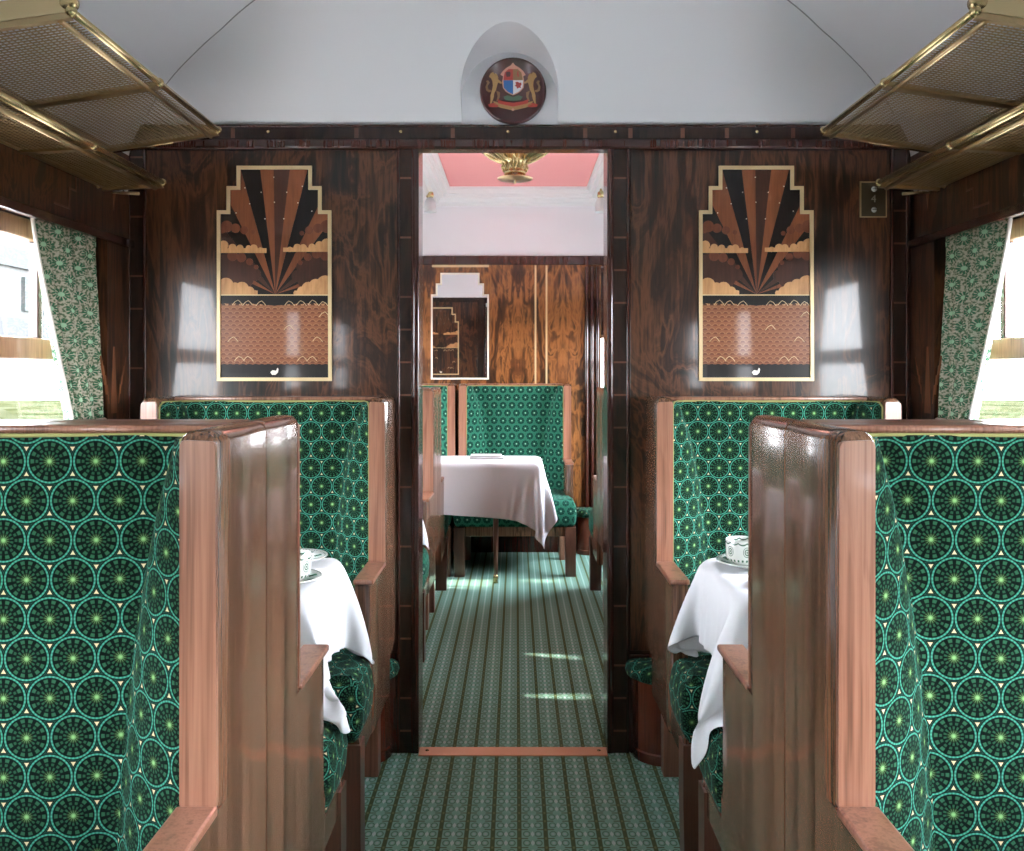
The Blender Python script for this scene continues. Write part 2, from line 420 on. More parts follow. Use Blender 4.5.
def build_chair():
    root = thing('dining_armchair', 'x', 'armchair')
    for sgn in (1, -1):
        xo = -HW * sgn
        # tall wing
        pm = MB(); rings = []
        for z, ins in ((ARM, 0), (.75, 0), (.9, 0), (1.05, 0), (TOP - .016, 0), (TOP - .008, .003), (TOP - .002, .008), (TOP, .016)):
            rings.append(panel_ring(xo, sgn, -.23, z, inset=ins, bulge=.004, rout=.007))
        pm.loft(rings)
        # facing strip of the wing (paler end grain of the post)
        m = MB(); m.prism(round_poly([(xo + sgn * .0015, ARM + .001), (xo + sgn * .0505, ARM + .001), (xo + sgn * .0505, TOP - .012), (xo + sgn * .003, TOP - .014)][::(1 if sgn > 0 else -1)], .008), -.2335, -.224, 'xz', .0015)
        w2 = m.build('post_facing', 'seat_wood', root)
        # lower side with arm
        rings = []
        for z, yf, yb, ins in ((.24, -.47, -.16, .004), (.255, -.475, -.16, 0), (.37, -.475, -.16, 0), (.372, -.475, 0, 0), (.55, -.475, 0, 0), (ARM + .001, -.475, 0, 0)):
            rings.append(panel_ring(xo, sgn, yf, z, yb=yb, rout=.010, bulge=.004, inset=ins))
        pm.loft(rings); smooth_by_angle(pm.build('side_panel', 'seat_side', root), 50)
        m = MB(); m.box(min(xo, xo + sgn * .054) - .001, max(xo, xo + sgn * .054) + .001, -.482, -.232, ARM - .006, ARM + .008, .004)
        m.build('arm_cap', 'seat_wood', root)
        # legs
        m = MB()
        a, b_ = (xo, xo + sgn * .066)
        m.loft([[(min(a, b_) + (0.004 if z == 0 else 0), -.68 + y_, z) if k == 0 else (max(a, b_), -.68 + y_, z) if k == 1 else (max(a, b_), -.615 + y_, z) if k == 2 else (min(a, b_) + (0.004 if z == 0 else 0), -.615 + y_, z) for k in range(4)] for z, y_ in ((0, .004), (.15, 0), (.30, 0))], smooth=False)
        m.build('leg', 'dark_leg', root)
        m = MB(); a, b_ = sorted((xo + sgn * .03, xo + sgn * .078)); m.box(a, b_, -.185, -.13, 0, .262, .003); m.build('leg', 'seat_wood', root)
    # side / front rails under the cushion
    m = MB()
    m.box(-HW + .004, HW - .004, -.668, -.640, .245, .315, .004)
    for sgn in (1, -1):
        a, b_ = sorted((-HW * sgn + sgn * .006, -HW * sgn + sgn * .034)); m.box(a, b_, -.655, -.46, .245, .315, .004)
    m.box(-HW + .05, HW - .05, -.64, -.02, .25, .30)
    m.build('seat_rail', 'seat_side', root)
    # wooden back and top rail
    m = MB(); m.box(-HW + .050, HW - .050, -.03, -.002, .30, TOP - .02, .002); m.build('back_panel', 'seat_side', root)
    m = MB(); m.box(-HW + .048, HW - .048, -.085, 0, TOP - .0145, TOP - .001, .005, 3); smooth_by_angle(m.build('top_rail', 'seat_wood', root))
    # upholstered back with wings, one continuous pad
    lv = [(.40, .200), (.50, .198), (.60, .194), (.70, .188), (.80, .178), (.90, .164), (1.0, .146), (1.06, .128), (1.10, .110), (1.157, .080)]
    path_all = []
    for z, xb in lv:
        pts = []
        x0, y0 = .050, -.214
        x1, y1 = xb, -.088
        for k in range(9):                                  # wing cheek, bulging inwards
            t = k / 8
            bx = x0 + (x1 - x0) * t; by = y0 + (y1 - y0) * t
            nrm = Vector(((y0 - y1), (x1 - x0))).normalized()
            b_ = math.sin(PI * min(t * 1.05, 1)) * .020
            pts.append((bx + abs(nrm.x) * b_ - 0.0, by - abs(nrm.y) * b_ * .9))
        cush = []
        for k in range(1, 16):                              # back surface, gently crowned
            t = k / 15 if k < 15 else 1.0
            xx = x1 + (W - 2 * x1) * t
            cush.append((xx, y1 - .014 * math.sin(PI * t) ** .6))
        left = pts + cush[:-1]
        right = [(W - px_, py_) for px_, py_ in reversed(pts)]
        path_all.append((z, left + right))
    m = MB(); uvl = m.bm.loops.layers.uv.new('UVMap')
    grid = []; us = []
    for z, p in path_all:
        grid.append([m.bm.verts.new((a - HW, b_, z)) for a, b_ in p])
        u = [0]
        for q in range(1, len(p)): u.append(u[-1] + math.hypot(p[q][0] - p[q - 1][0], p[q][1] - p[q - 1][1]))
        mid = u[-1] / 2; us.append([q - mid for q in u])
    for i in range(len(grid) - 1):
        for j in range(len(grid[0]) - 1):
            f = m.bm.faces.new((grid[i][j], grid[i][j + 1], grid[i + 1][j + 1], grid[i + 1][j])); f.smooth = True
            for l, (ii, jj) in zip(f.loops, ((i, j), (i, j + 1), (i + 1, j + 1), (i + 1, j))): l[uvl].uv = (us[ii][jj], lv[ii][0])
    back0 = m.bm.verts.new((HW - .05, -.03, lv[-1][0])); back1 = m.bm.verts.new((-HW + .05, -.03, lv[-1][0]))
    f = m.bm.faces.new(grid[-1] + [back0, back1])
    for l in f.loops: l[uvl].uv = (l.vert.co.x, l.vert.co.y)
    bk = m.build('backrest', 'velvet', root, recalc=False)
    # piping along the wing edges and under the top rail
    m = MB()
    m.tube([(-HW + .0525, -.2165, .67), (-HW + .0525, -.2165, 1.142), (-HW + .058, -.205, 1.157), (-HW + .09, -.09, 1.157), (0, -.104, 1.1568), (HW - .09, -.09, 1.157), (HW - .058, -.205, 1.157), (HW - .0525, -.2165, 1.142), (HW - .0525, -.2165, .67)], .0032, 6)
    m.build('piping', 'piping', bk)
    # T-shaped seat cushion
    i = .054
    T = [(-HW + i, -.10), (-HW + i, -.478), (-HW + .004, -.478), (-HW + .004, -.685), (HW - .004, -.685), (HW - .004, -.478), (HW - i, -.478), (HW - i, -.10)]
    T = round_poly(T, .022, 3)
    m = MB(); uvl = m.bm.loops.layers.uv.new('UVMap')
    rings = [[(a, b_, z) for a, b_ in offset_poly(T, ins)] for z, ins in ((.305, .012), (.315, .003), (.34, -.006), (.39, -.010), (.43, -.005), (.452, .004), (.464, .018), (.470, .036))]
    m.loft(rings)
    bmesh.ops.recalc_face_normals(m.bm, faces=m.bm.faces)
    for f in m.bm.faces:
        n = f.normal
        for l in f.loops:
            c = l.vert.co
            l[uvl].uv = (c.x, c.y) if abs(n.z) > .7 else ((c.x, c.z) if abs(n.y) > abs(n.x) else (c.y, c.z))
    m.build('seat_cushion', 'velvet', root)
    return root
proto = build_chair()
XC = .41 + HW
far_mats = {}
def place_chair(x, y, face, label, group=None, far=False, first=[True]):
    if first[0]: c = proto; first[0] = False
    else: c = copy_tree(proto)
    c.location = (x, y, 0); c.rotation_euler = (0, 0, 0 if face == 'cam' else PI)
    c['label'] = label
    if group: c['group'] = group
    elif 'group' in c: del c['group']
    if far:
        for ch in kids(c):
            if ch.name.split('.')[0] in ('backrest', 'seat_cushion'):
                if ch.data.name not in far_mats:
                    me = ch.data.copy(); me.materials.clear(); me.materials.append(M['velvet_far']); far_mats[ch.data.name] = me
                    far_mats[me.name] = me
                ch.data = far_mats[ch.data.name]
    return c
G1 = 'armchairs of the front saloon'; G2 = 'armchairs of the far saloon'
place_chair(-XC, 1.44, 'cam', 'nearest armchair on the left, green rosette velvet, facing the viewer', G1)
place_chair(XC, 1.44, 'cam', 'nearest armchair on the right, green rosette velvet, facing the viewer', G1)
place_chair(-XC, 1.444, 'away', 'left armchair turned away, its polished wooden side before the left table', G1)
place_chair(XC, 1.444, 'away', 'right armchair turned away, its polished wooden side before the right table', G1)
place_chair(-XC, D - .004, 'cam', 'green velvet armchair against the partition under the left marquetry panel', G1)
place_chair(XC, D - .004, 'cam', 'green velvet armchair against the partition under the right marquetry panel', G1)
for s, sd in ((-1, 'left'), (1, 'right')):
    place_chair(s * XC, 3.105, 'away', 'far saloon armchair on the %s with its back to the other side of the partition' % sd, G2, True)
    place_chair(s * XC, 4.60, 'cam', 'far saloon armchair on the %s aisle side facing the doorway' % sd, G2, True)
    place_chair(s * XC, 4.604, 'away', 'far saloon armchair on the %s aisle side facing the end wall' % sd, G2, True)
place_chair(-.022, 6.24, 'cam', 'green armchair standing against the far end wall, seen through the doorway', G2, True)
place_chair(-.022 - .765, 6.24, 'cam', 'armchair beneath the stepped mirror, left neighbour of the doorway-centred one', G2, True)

# ------------------------------------------------------------------ cloth
def drape(tx0, tx1, ty0, ty1, tz, over, seed, boxes, rot=0.0, h=.02, steps=260, ox=None):
    rng = np.random.RandomState(seed)
    on, of = over if isinstance(over, tuple) else (over, over)
    lx0, lx1, ly0, ly1 = tx0 - (ox or on), tx1, ty0 - on, ty1 + of
    nx, ny = int(round((lx1 - lx0) / h)) + 1, int(round((ly1 - ly0) / h)) + 1
    X, Y = np.meshgrid(np.linspace(lx0, lx1, nx), np.linspace(ly0, ly1, ny), indexing='ij')
    cx, cy = (tx0 + tx1) / 2 + .2, (ty0 + ty1) / 2
    c, s = math.cos(rot), math.sin(rot)
    Xr = cx + (X - cx) * c - (Y - cy) * s; Yr = cy + (X - cx) * s + (Y - cy) * c
    P = np.stack([Xr, Yr, np.full_like(X, tz + .004)], -1)
    pin = (Xr >= tx0 + .012) & (Xr <= tx1) & (Yr >= ty0 + .012) & (Yr <= ty1 - .012)
    pin |= X >= lx1 - 1e-6
    Q = P.copy(); w = np.where(pin, 0.0, 1.0)[..., None]
    wind = np.zeros_like(P)
    fx = rng.uniform(-1, 1, 6)
    wind[..., 0] = .35 * np.sin(Yr * 23 + fx[0] * 3) + .25 * np.sin(Yr * 41 + fx[1] * 3)
    wind[..., 1] = .35 * np.sin(Xr * 21 + fx[2] * 3) + .25 * np.sin(Xr * 47 + fx[3] * 3)
    dx, dy = (lx1 - lx0) / (nx - 1), (ly1 - ly0) / (ny - 1)
    def sat(a, b, L, k):
        pa, pb = P[a], P[b]; wa, wb = w[a], w[b]
        d = pb - pa; l = np.sqrt((d * d).sum(-1, keepdims=True)) + 1e-9
        ws = wa + wb; ws[ws == 0] = 1
        cor = k * (l - L) / l * d / ws
        P[a] = pa + wa * cor; P[b] = pb - wb * cor
    S = slice
    cons = []
    for o in (0, 1):
        n_ = (nx - o) // 2 * 2; cons.append(((S(o, o + n_ - (n_ % 2), 2), S(None)), (S(o + 1, o + n_, 2), S(None)), dx, 1.0))
        n_ = (ny - o) // 2 * 2; cons.append(((S(None), S(o, o + n_, 2)), (S(None), S(o + 1, o + n_, 2)), dy, 1.0))
    dg = math.hypot(dx, dy)
    for o in (0, 1):
        n_ = (nx - o) // 2 * 2
        cons.append(((S(o, o + n_, 2), S(0, ny - 1)), (S(o + 1, o + n_, 2), S(1, ny)), dg, .35))
        cons.append(((S(o, o + n_, 2), S(1, ny)), (S(o + 1, o + n_, 2), S(0, ny - 1)), dg, .35))
    for st in range(steps):
        V = (P - Q) * .965; Q = P.copy()
        g = np.array([0, 0, -9.8]) * (1 / 60.) ** 2
        fade = max(0, 1 - st / 120.)
        P = P + w * (V + g + wind * fade * 4 * (1 / 60.) ** 2)
        for it in range(14):
            for a, b, L, k in cons: sat(a, b, L, k)
            # weak bending
            if it % 4 == 0:
                for ax in (0, 1):
                    a_ = (S(0, nx - 4), S(None)) if ax == 0 else (S(None), S(0, ny - 4))
                    b_ = (S(4, nx), S(None)) if ax == 0 else (S(None), S(4, ny))
                    L = (dx if ax == 0 else dy) * 4
                    d = P[b_] - P[a_]; l = np.sqrt((d * d).sum(-1, keepdims=True)) + 1e-9
                    f = np.minimum(0, (l - L * .8)) / l * d * .04
                    P[a_] += w[a_] * f; P[b_] -= w[b_] * f
            mg = .007
            for (bx0, bx1, by0, by1, bz) in [(tx0, tx1 + .5, ty0, ty1, tz)] + boxes:
                bz_ = bz + (0.004 if bz == tz else mg)
                ins = (P[..., 0] > bx0 - mg) & (P[..., 0] < bx1 + mg) & (P[..., 1] > by0 - mg) & (P[..., 1] < by1 + mg) & (P[..., 2] < bz_) & (~pin)
                if ins.any():
                    p = P[ins]
                    ds = np.stack([p[:, 0] - (bx0 - mg), (bx1 + mg) - p[:, 0], p[:, 1] - (by0 - mg), (by1 + mg) - p[:, 1], bz_ - p[:, 2]], -1)
                    k = ds.argmin(-1)
                    for q, (axis, val) in enumerate(((0, bx0 - mg), (0, bx1 + mg), (1, by0 - mg), (1, by1 + mg), (2, bz_))):
                        p[k == q, axis] = val
                    P[ins] = p
    return P
def cloth_object(P, mirror, parent=None, off=(0, 0, 0)):
    nx, ny, _ = P.shape
    A = P.reshape(-1, 3).copy()
    A -= np.array(off)
    if mirror: A[:, 0] *= -1
    faces = [(i * ny + j, (i + 1) * ny + j, (i + 1) * ny + j + 1, i * ny + j + 1) for i in range(nx - 1) for j in range(ny - 1)]
    if mirror: faces = [f[::-1] for f in faces]
    me = bpy.data.meshes.new('tablecloth'); me.from_pydata(A.tolist(), [], faces); me.materials.append(M['linen'])
    me.polygons.foreach_set('use_smooth', [True] * len(me.polygons))
    o = bpy.data.objects.new('tablecloth', me); COL.objects.link(o)
    md = o.modifiers.new('thick', 'SOLIDIFY'); md.thickness = .0016; md.offset = 1
    md = o.modifiers.new('sub', 'SUBSURF'); md.levels = 1; md.render_levels = 1
    return o
TX0, TX1, TY0, TY1, TZ = .485, 1.262, 2.05, 2.47, .745
def build_table(cx, cy, hx, hy, label, group, legs):
    t = thing('dining_table', label, 'table', (cx, cy, 0), 0, group)
    m = MB(); m.prism(round_poly([(-hx + .012, -hy + .012), (hx - .012, -hy + .012), (hx - .012, hy - .012), (-hx + .012, hy - .012)], .05, 6), TZ - .030, TZ - .003, 'xy'); m.build('tabletop', 'dark_leg', t)
    for lx, ly in legs:
        m = MB(); m.lathe([(.018, TZ - .029), (.017, .5), (.013, .12), (.0125, .05)], (lx, ly, 0), 14); lg = m.build('leg', 'dark_leg', t)
        m = MB(); m.lathe([(.0135, .05), (.014, .03), (.011, .012), (.016, 0.0)], (lx, ly, 0), 14); m.build('ferrule', 'brass', lg)
    return t
boxesA = [(.415, 1.155, 2.305, 2.95, .470), (.41, .465, 2.52, 2.95, .675), (.415, 1.155, 1.5, 2.125, .470), (.41, .465, 1.5, 1.92, .675)]
PA = drape(TX0, TX1, TY0, TY1, TZ, (.29, .19), 3, boxesA, .03, ox=.20)
PB = drape(TX0, TX1, TY0, TY1, TZ, (.31, .18), 11, boxesA, -.10, ox=.20)
GT = 'white linen tablecloths'
for s, sd, P_ in ((-1, 'left', PA), (1, 'right', PB)):
    build_table(s * (TX0 + TX1) / 2, (TY0 + TY1) / 2, (TX1 - TX0) / 2 - .004, (TY1 - TY0) / 2 - .004, 'small dining table hidden under the %s front white tablecloth' % sd, 'dining tables', [(-s * .24, -.10), (-s * .24, .10)])
    o = cloth_object(P_, s < 0); tag(o, 'white linen cloth hanging in folds off the %s front table' % sd, 'tablecloth', GT)
    o2 = o.copy(); COL.objects.link(o2); o2.location = (0, 1.60, 0); tag(o2, 'white linen cloth on the %s side just beyond the doorway' % sd, 'tablecloth', GT)
    build_table(s * (TX0 + TX1) / 2, (TY0 + TY1) / 2 + 1.60, (TX1 - TX0) / 2 - .004, (TY1 - TY0) / 2 - .004, 'dining table under the %s white cloth just beyond the doorway' % sd, 'dining tables', [(-s * .24, -.10), (-s * .24, .10)])
# far table: aisle end at x=+.2, reaching left
PF = drape(0.0, 1.05, 5.02, 5.45, TZ, .25, 5, [(-.3, .30, 5.545, 6.2, .47)], .06)
PFm = PF.copy(); PFm[..., 0] = .13 - PFm[..., 0]     # mirror by hand so that the free end looks right
nx, ny, _ = PF.shape
o = cloth_object(PFm[::-1].copy(), False); tag(o, 'white linen cloth on the far table before the end-wall armchairs', 'tablecloth', GT)
build_table(.13 - .525, 5.235, .521, .211, 'far dining table with slim brass-tipped leg under a white cloth', 'dining tables', [(.26, .17), (-.36, -.14), (-.36, .14)])
m = MB(); m.box(-.10, .10, -.05, .05, 0, .012, .005); m.box(-.095, .085, -.045, .045, .0125, .022, .005)
o = m.build('folded_napkin', 'linen'); o.location = (PX(487, 5.25), 5.25, TZ + .008); tag(o, 'folded white napkin lying on the far table', 'napkin')

# ------------------------------------------------------------------ crockery
def plate(x, y, r, label, z=None):
    z = TZ + .0085 if z is None else z
    m = MB(); m.lathe([(.0, .002), (r * .55, .002), (r * .62, .004), (r * .97, .014), (r, .0155), (r * .99, .018), (r * .62, .009), (r * .55, .006), (.0001, .006)], n=48, caps=False)
    o = m.build('plate', 'plate_china'); o.location = (x, y, z); o.scale = (1, 1, 1); return tag(o, label, 'plate', 'patterned plates')
def cup(x, y, z, label, hr):
    t = thing('coffee_cup', label, 'cup', (x, y, z), hr, 'patterned cups')
    m = MB(); m.lathe([(.0001, .001), (.024, .001), (.026, .005), (.038, .010), (.0425, .018), (.0435, .062), (.0425, .0635), (.041, .062), (.040, .02), (.034, .012), (.0001, .010)], n=40, caps=False)
    b_ = m.build('bowl', 'cup_china', t)
    m = MB(); m.tube([(.042, 0, .052), (.058, 0, .053), (.066, 0, .042), (.060, 0, .028), (.042, 0, .022)], .004, 8); m.build('handle', 'china', t)
    return t
for s, sd in ((-1, 'left'), (1, 'right')):
    xx = PX(743, 2.33) if s > 0 else -.54
    yy = 2.33 if s > 0 else 2.145
    plate(s * (abs(xx) + .02), yy, .088, 'green-patterned saucer plate under the coffee cup on the %s table' % sd)
    cup(s * (abs(xx) + .0), yy, TZ + .0155, 'white coffee cup with green motifs on the %s table' % sd, 0 if s > 0 else PI)
plate(.62, 2.13, .078, 'green-patterned side plate nearest the viewer on the right table')
plate(-.60, 2.385, .092, 'green-patterned plate behind the cup on the left table')
plate(-.62, 2.11, .072, 'green-patterned side plate in front of the cup on the left table')
m = MB(); m.lathe([(.0001, 0), (.022, 0), (.026, .01), (.020, .03), (.024, .045), (.021, .046), (.017, .03), (.02, .012), (.0001, .008)], n=20, caps=False)
o = m.build('salt_cellar', 'frost'); o.location = (-.66, 2.44, TZ + .008); tag(o, 'small cut-glass salt cellar behind the cup on the left table', 'salt cellar')

# ------------------------------------------------------------------ room shell
m = MB(); m.box(-1.42, 1.42, -3.3, 7.7, -.06, 0); struct(m.build('floor', 'carpet'))
def side_wall(s, name, y0, y1, wins, mat):
    m = MB(); a, b_ = sorted((s * XW, s * (XW + .12)))
    m.box(a, b_, y0, y1, 0, .75); m.box(a, b_, y0, y1, 1.67, 2.06)
    ys = [y0] + [q for w in wins for q in w] + [y1]
    for i in range(0, len(ys), 2): m.box(a, b_, ys[i], ys[i + 1], .75, 1.67)
    return struct(m.build(name, mat))
W1 = [(-1.4, -.40), (.16, 1.16), (1.74, 2.83)]
W2 = [(3.22, 4.42), (4.78, 6.15)]
wn = [0]; tn = [0]
def tname(): tn[0] += 1; return 'trim_%d' % tn[0]
for s, sd in ((-1, 'left'), (1, 'right')):
    wl = side_wall(s, 'wall_' + sd, -3.3, 3.1, W1, 'walnut')
    wf = side_wall(s, 'wall_far_' + sd, 3.1, 6.45, W2, 'walnut')
    for ww in W1 + W2:
        wn[0] += 1
        y0, y1 = ww; xg = s * (XW + .085)
        a, b_ = sorted((xg - .018, xg + .018))
        m = MB()
        for q in ((y0, y0 + .045, .75, 1.67), (y1 - .045, y1, .75, 1.67), (y0 + .044, y1 - .044, .75, .80), (y0 + .044, y1 - .044, 1.615, 1.67), (y0 + .044, y1 - .044, 1.285, 1.345)):
            m.box(a, b_, q[0], q[1], q[2], q[3], .004)
        f = struct(m.build('window_%d' % wn[0], 'window_wood'))
        m = MB()
        yc = y1 - .262
        m.box(a + .004, b_ - .004, yc - .012, yc + .012, 1.344, 1.616, .003)
        m.build('mullion', 'mahogany', f)
        m = MB(); m.box(xg - .002, xg + .002, y0 + .03, y1 - .03, .78, 1.64); m.build('pane', 'glass', f)
        # sill
        a, b_ = sorted((s * (XW - .02), s * (XW + .08)))
        m = MB(); m.box(a, b_, y0 - .02, y1 + .02, .735, .757, .006); m.build('window_sill', 'mahogany', f)
    # frieze bead and cornice
    for (y0, y1) in ((-3.3, 3.0), (3.1, 6.44)):
        a, b_ = sorted((s * (XW - .016), s * (XW + .01)))
        m = MB(); m.box(a, b_, y0, y1, 1.655, 1.682, .006, 3); struct(m.build(tname(), 'mahogany'))
        a, b_ = sorted((s * (XW - .022), s * (XW + .01)))
        m = MB(); m.box(a, b_, y0, y1, 1.905, 1.93, .006, 3); struct(m.build(tname(), 'mahogany'))
    # inlays of the pier and of the frieze
    xi0, xi1 = sorted((s * (XW - .0012), s * (XW + .004)))
    m = MB()
    yc = 2.875
    m.prism([(yc - .03, 1.90), (yc, 1.76), (yc + .03, 1.90)], xi0, xi1, 'yz')
    m.prism([(yc - .022, 1.12), (yc + .022, 1.12), (yc + .006, 1.33), (yc - .006, 1.33)], xi0, xi1, 'yz')
    for k in range(1, 5):
        for sg in (-1, 1): m.prism([(yc + sg * (.02 + .012 * k), 1.12 + .03 * k), (yc + sg * (.024 + .012 * k), 1.12 + .03 * k), (yc + sg * (.034 + .014 * k), 1.18 + .03 * k), (yc + sg * (.030 + .014 * k), 1.18 + .03 * k)], xi0, xi1, 'yz')
    m.build('pier_inlay', 'kite', wl)
    m = MB()
    for (ya, yb, za, zb_) in ((2.50, 2.59, 1.712, 1.718), (2.584, 2.59, 1.712, 1.775), (2.584, 2.63, 1.769, 1.775), (2.624, 2.63, 1.769, 1.84), (2.06, 2.15, 1.712, 1.718), (2.06, 2.066, 1.712, 1.775), (2.02, 2.066, 1.769, 1.775), (2.02, 2.026, 1.769, 1.84)):
        m.box(xi0, xi1, ya, yb, za, zb_)
    m.build('frieze_inlay', 'inlay', wl)
    # dado panel moulding
# partition: front and door opening
DX0, DX1, DZ = PX(418, 3.0), PX(608, 3.0), 2.001
m = MB(); m.box(-XW - .1, DX0, D, D + .1, 0, 2.6); m.box(DX1, XW + .1, D, D + .1, 0, 2.6); m.box(DX0 - .001, DX1 + .001, D, D + .1, DZ, 2.6)
struct(m.build('wall_partition', 'ebony'))
# figured veneer fields of the partition (two leaves each side)
def field(x0, x1, z0, z1, mat, name='veneer_panel', y=D, th=.006, parent=None, sgn=-1):
    a, b_ = sorted((y, y + sgn * th)); m = MB()
    m.box(x0, x1, a, b_, z0, z1, .002)
    o = m.build(name, mat, parent); return o
wp = bpy.data.objects['wall_partition']
L0, L1 = PX(147, 3), PX(398, 3); R0, R1 = PX(630, 3), PX(889, 3)
ZT = PZ(149, 3)
for (a, b_) in ((L0, L1), (R0, R1)):
    struct(field(a, b_, .335, ZT - .006, 'walnut', tname()))
    struct(field(a, b_, .0, .325, 'mahogany', tname(), th=.010))
m_ = None
def ladder(x0, x1, z0, z1, y, sgn=-1, step=.195):
    a, b_ = sorted((y, y + sgn * .008))
    m = MB(); m.box(x0, x1, a, b_, z0, z1, .001); o = struct(m.build(tname(), 'ebony'))
    m = MB()
    z = z0 + .07
    a, b_ = sorted((y + sgn * .0078, y + sgn * .009))
    while z < z1 - .02:
        m.box(x0 + .002, x1 - .002, a, b_, z, z + .006); z += step * random.choice((.55, 1.0, 1.0))
    m.build('crossband', 'inlay', o)
    for xx in (x0, x1):
        m = MB(); a2, b2 = sorted((y, y + sgn * .013)); m.box(xx - .005, xx + .005, a2, b2, z0, z1, .003, 3); m.build('bead', 'mahogany', o)
    return o
ladder(PX(399, 3), PX(413, 3), 0, ZT, D)
ladder(PX(612, 3), PX(627.5, 3), 0, ZT, D)
ladder(PX(130, 3), PX(145.5, 3), 0, ZT, D)
ladder(PX(891, 3), PX(906, 3), 0, ZT, D)
# header trim
zh0, zh1 = PZ(148, 3), PZ(126.5, 3)
m = MB(); m.box(-1.27, 1.27, D - .012, D + .01, zh0 + .026, zh1 - .004, .003); hd = struct(m.build(tname(), 'ebony'))
m = MB(); m.box(-1.27, 1.27, D - .022, D + .01, zh0 - .008, zh0 + .027, .009, 3); m.box(-1.27, 1.27, D - .016, D + .01, zh1 - .006, zh1 + .003, .003); m.build('bead', 'mahogany', hd)
m = MB()
for px in (232, 355, 451, 583, 628, 680, 724, 790):
    m.box(PX(px, 3), PX(px + 4, 3), D - .0128, D - .01, zh0 + .03, zh1 - .008)
m.build('crossband', 'inlay', hd)
for px in (269, 401, 508, 615, 756):
    m = MB(); m.lathe([(.0001, -.0165), (.004, -.0155), (.006, -.012)], (PX(px, 3), D, PZ(132.5, 3)), 10, axis='y', caps=False); m.build('stud', 'brass', hd)
# door lining
m = MB()
for (x0, x1) in ((DX0 - .014, DX0 + .004), (DX1 - .004, DX1 + .014)): m.box(x0, x1, D - .016, D + .116, 0, DZ + .014, .004)
m.box(DX0 - .014, DX1 + .014, D - .016, D + .116, DZ - .004, DZ + .010, .003)
struct(m.build('door_1', 'mahogany'))
m = MB(); m.box(DX0 + .004, DX1 - .004, D - .035, D + .03, 0, .005, .002); ts = struct(m.build(tname(), 'copper'))
for x_ in (DX0 + .03, DX1 - .03):
    m = MB(); m.lathe([(.006, .005), (.006, .0065), (.0001, .007)], (x_, D, 0), 10, caps=False); m.build('screw', 'brass', ts)

# half-round upholstered footstools beside the doorway
def stool(x, y, label, sgn=-1):
    t = thing('footstool', label, 'footstool', (x, y, 0), 0, 'half-round footstools')
    n = 20
    def ring(r, z): return [(r * math.cos(a), sgn * r * math.sin(a), z) for a in [PI * k / n for k in range(n + 1)]]
    m = MB(); m.loft([ring(.103, 0), ring(.103, .03), ring(.098, .034), ring(.098, .258)]); smooth_by_angle(m.build('drum', 'red_mahogany', t), 30)
    m = MB(); uvl = m.bm.loops.layers.uv.new('UVMap')
    m.loft([ring(.110, .258), ring(.121, .264), ring(.126, .280), ring(.123, .298), ring(.112, .309), ring(.09, .314)])
    for f in m.bm.faces:
        for l in f.loops:
            c = l.vert.co; l[uvl].uv = (math.atan2(c.y, c.x) * .12, c.z + c.y)
    smooth_by_angle(m.build('cushion', 'velvet', t), 60)
    return t
stool(.468, D - .012, 'half-round green-topped footstool right of the doorway')
stool(-.523, D - .012, 'half-round green-topped footstool left of the doorway')
stool(PX(590, 6.3), 6.315, 'half-round green-topped footstool against the far end wall')

# ------------------------------------------------------------------ ceiling of the front saloon
SPR, HB = 1.93, .505
def zb(x): return SPR + HB * math.sqrt(max(0.0, 1 - (x / (XW + .002)) ** 2))
TT = [0, .045, .09, .16, .24, .36, .5, .7, .95]; ZZ = [2.060, 2.118, 2.172, 2.236, 2.288, 2.338, 2.375, 2.41, 2.445]
def zend(t): return float(np.interp(t, TT, ZZ))
# smooth the end profile
_tt = np.linspace(0, .95, 400); _zz = np.interp(_tt, TT, ZZ)
for _ in range(60): _zz[1:-1] = (_zz[:-2] + _zz[1:-1] * 2 + _zz[2:]) / 4
NC = -.036
def zend(t): return float(np.interp(t, _tt, _zz))
def tinv(z): return float(np.interp(z, _zz, _tt))
NR, NH = .158, 2.142
bm = bmesh.new()
def patch(cols, ts):
    """cols: list of x; ts: per column list of (y,z)"""
    g = [[bm.verts.new((x, y, z)) for y, z in t] for x, t in zip(cols, ts)]
    for a, b_ in zip(g, g[1:]):
        for i in range(len(a) - 1):
            vs = [a[i], a[i + 1], b_[i + 1], b_[i]]
            try: f = bm.faces.new(vs); f.smooth = True
            except Exception: pass
def endcol(x, t0=0.0, n=14):
    t1 = tinv(zb(x)) if zb(x) > 2.06 else 0.0
    t1 = max(t1, t0)
    return [(D - (t0 + (t1 - t0) * k / n), zend(t0 + (t1 - t0) * k / n) if zb(x) > 2.06 else zb(x)) for k in range(n + 1)], t1
for s in (-1, 1):
    x0 = abs(NC + s * NR)
    xs_out = [x0 + (XW - x0) * (math.sin(PI / 2 * k / 40)) for k in range(41)]
    patch([s * x for x in xs_out], [endcol(x)[0] for x in xs_out])
xin = [NR * math.sin(PI / 2 * k / 24) for k in range(-24, 25)]
def arch(x): return NH + math.sqrt(max(0, NR * NR - x * x))
patch([NC + x for x in xin], [endcol(NC + x, tinv(arch(x)))[0] for x in xin])
# tunnel of the niche (arch surface back to the partition) and its straight jambs
patch([NC + x for x in xin], [[(D - tinv(arch(x)) * (1 - k / 6), arch(x)) for k in range(7)] for x in xin])
for s in (-1, 1):
    pts = [(t_, zend(t_)) for t_ in np.linspace(0, tinv(NH), 6)]
    f = bm.faces.new([bm.verts.new((NC + s * NR, D - t_, z_)) for t_, z_ in pts] + [bm.verts.new((NC + s * NR, D, NH))])
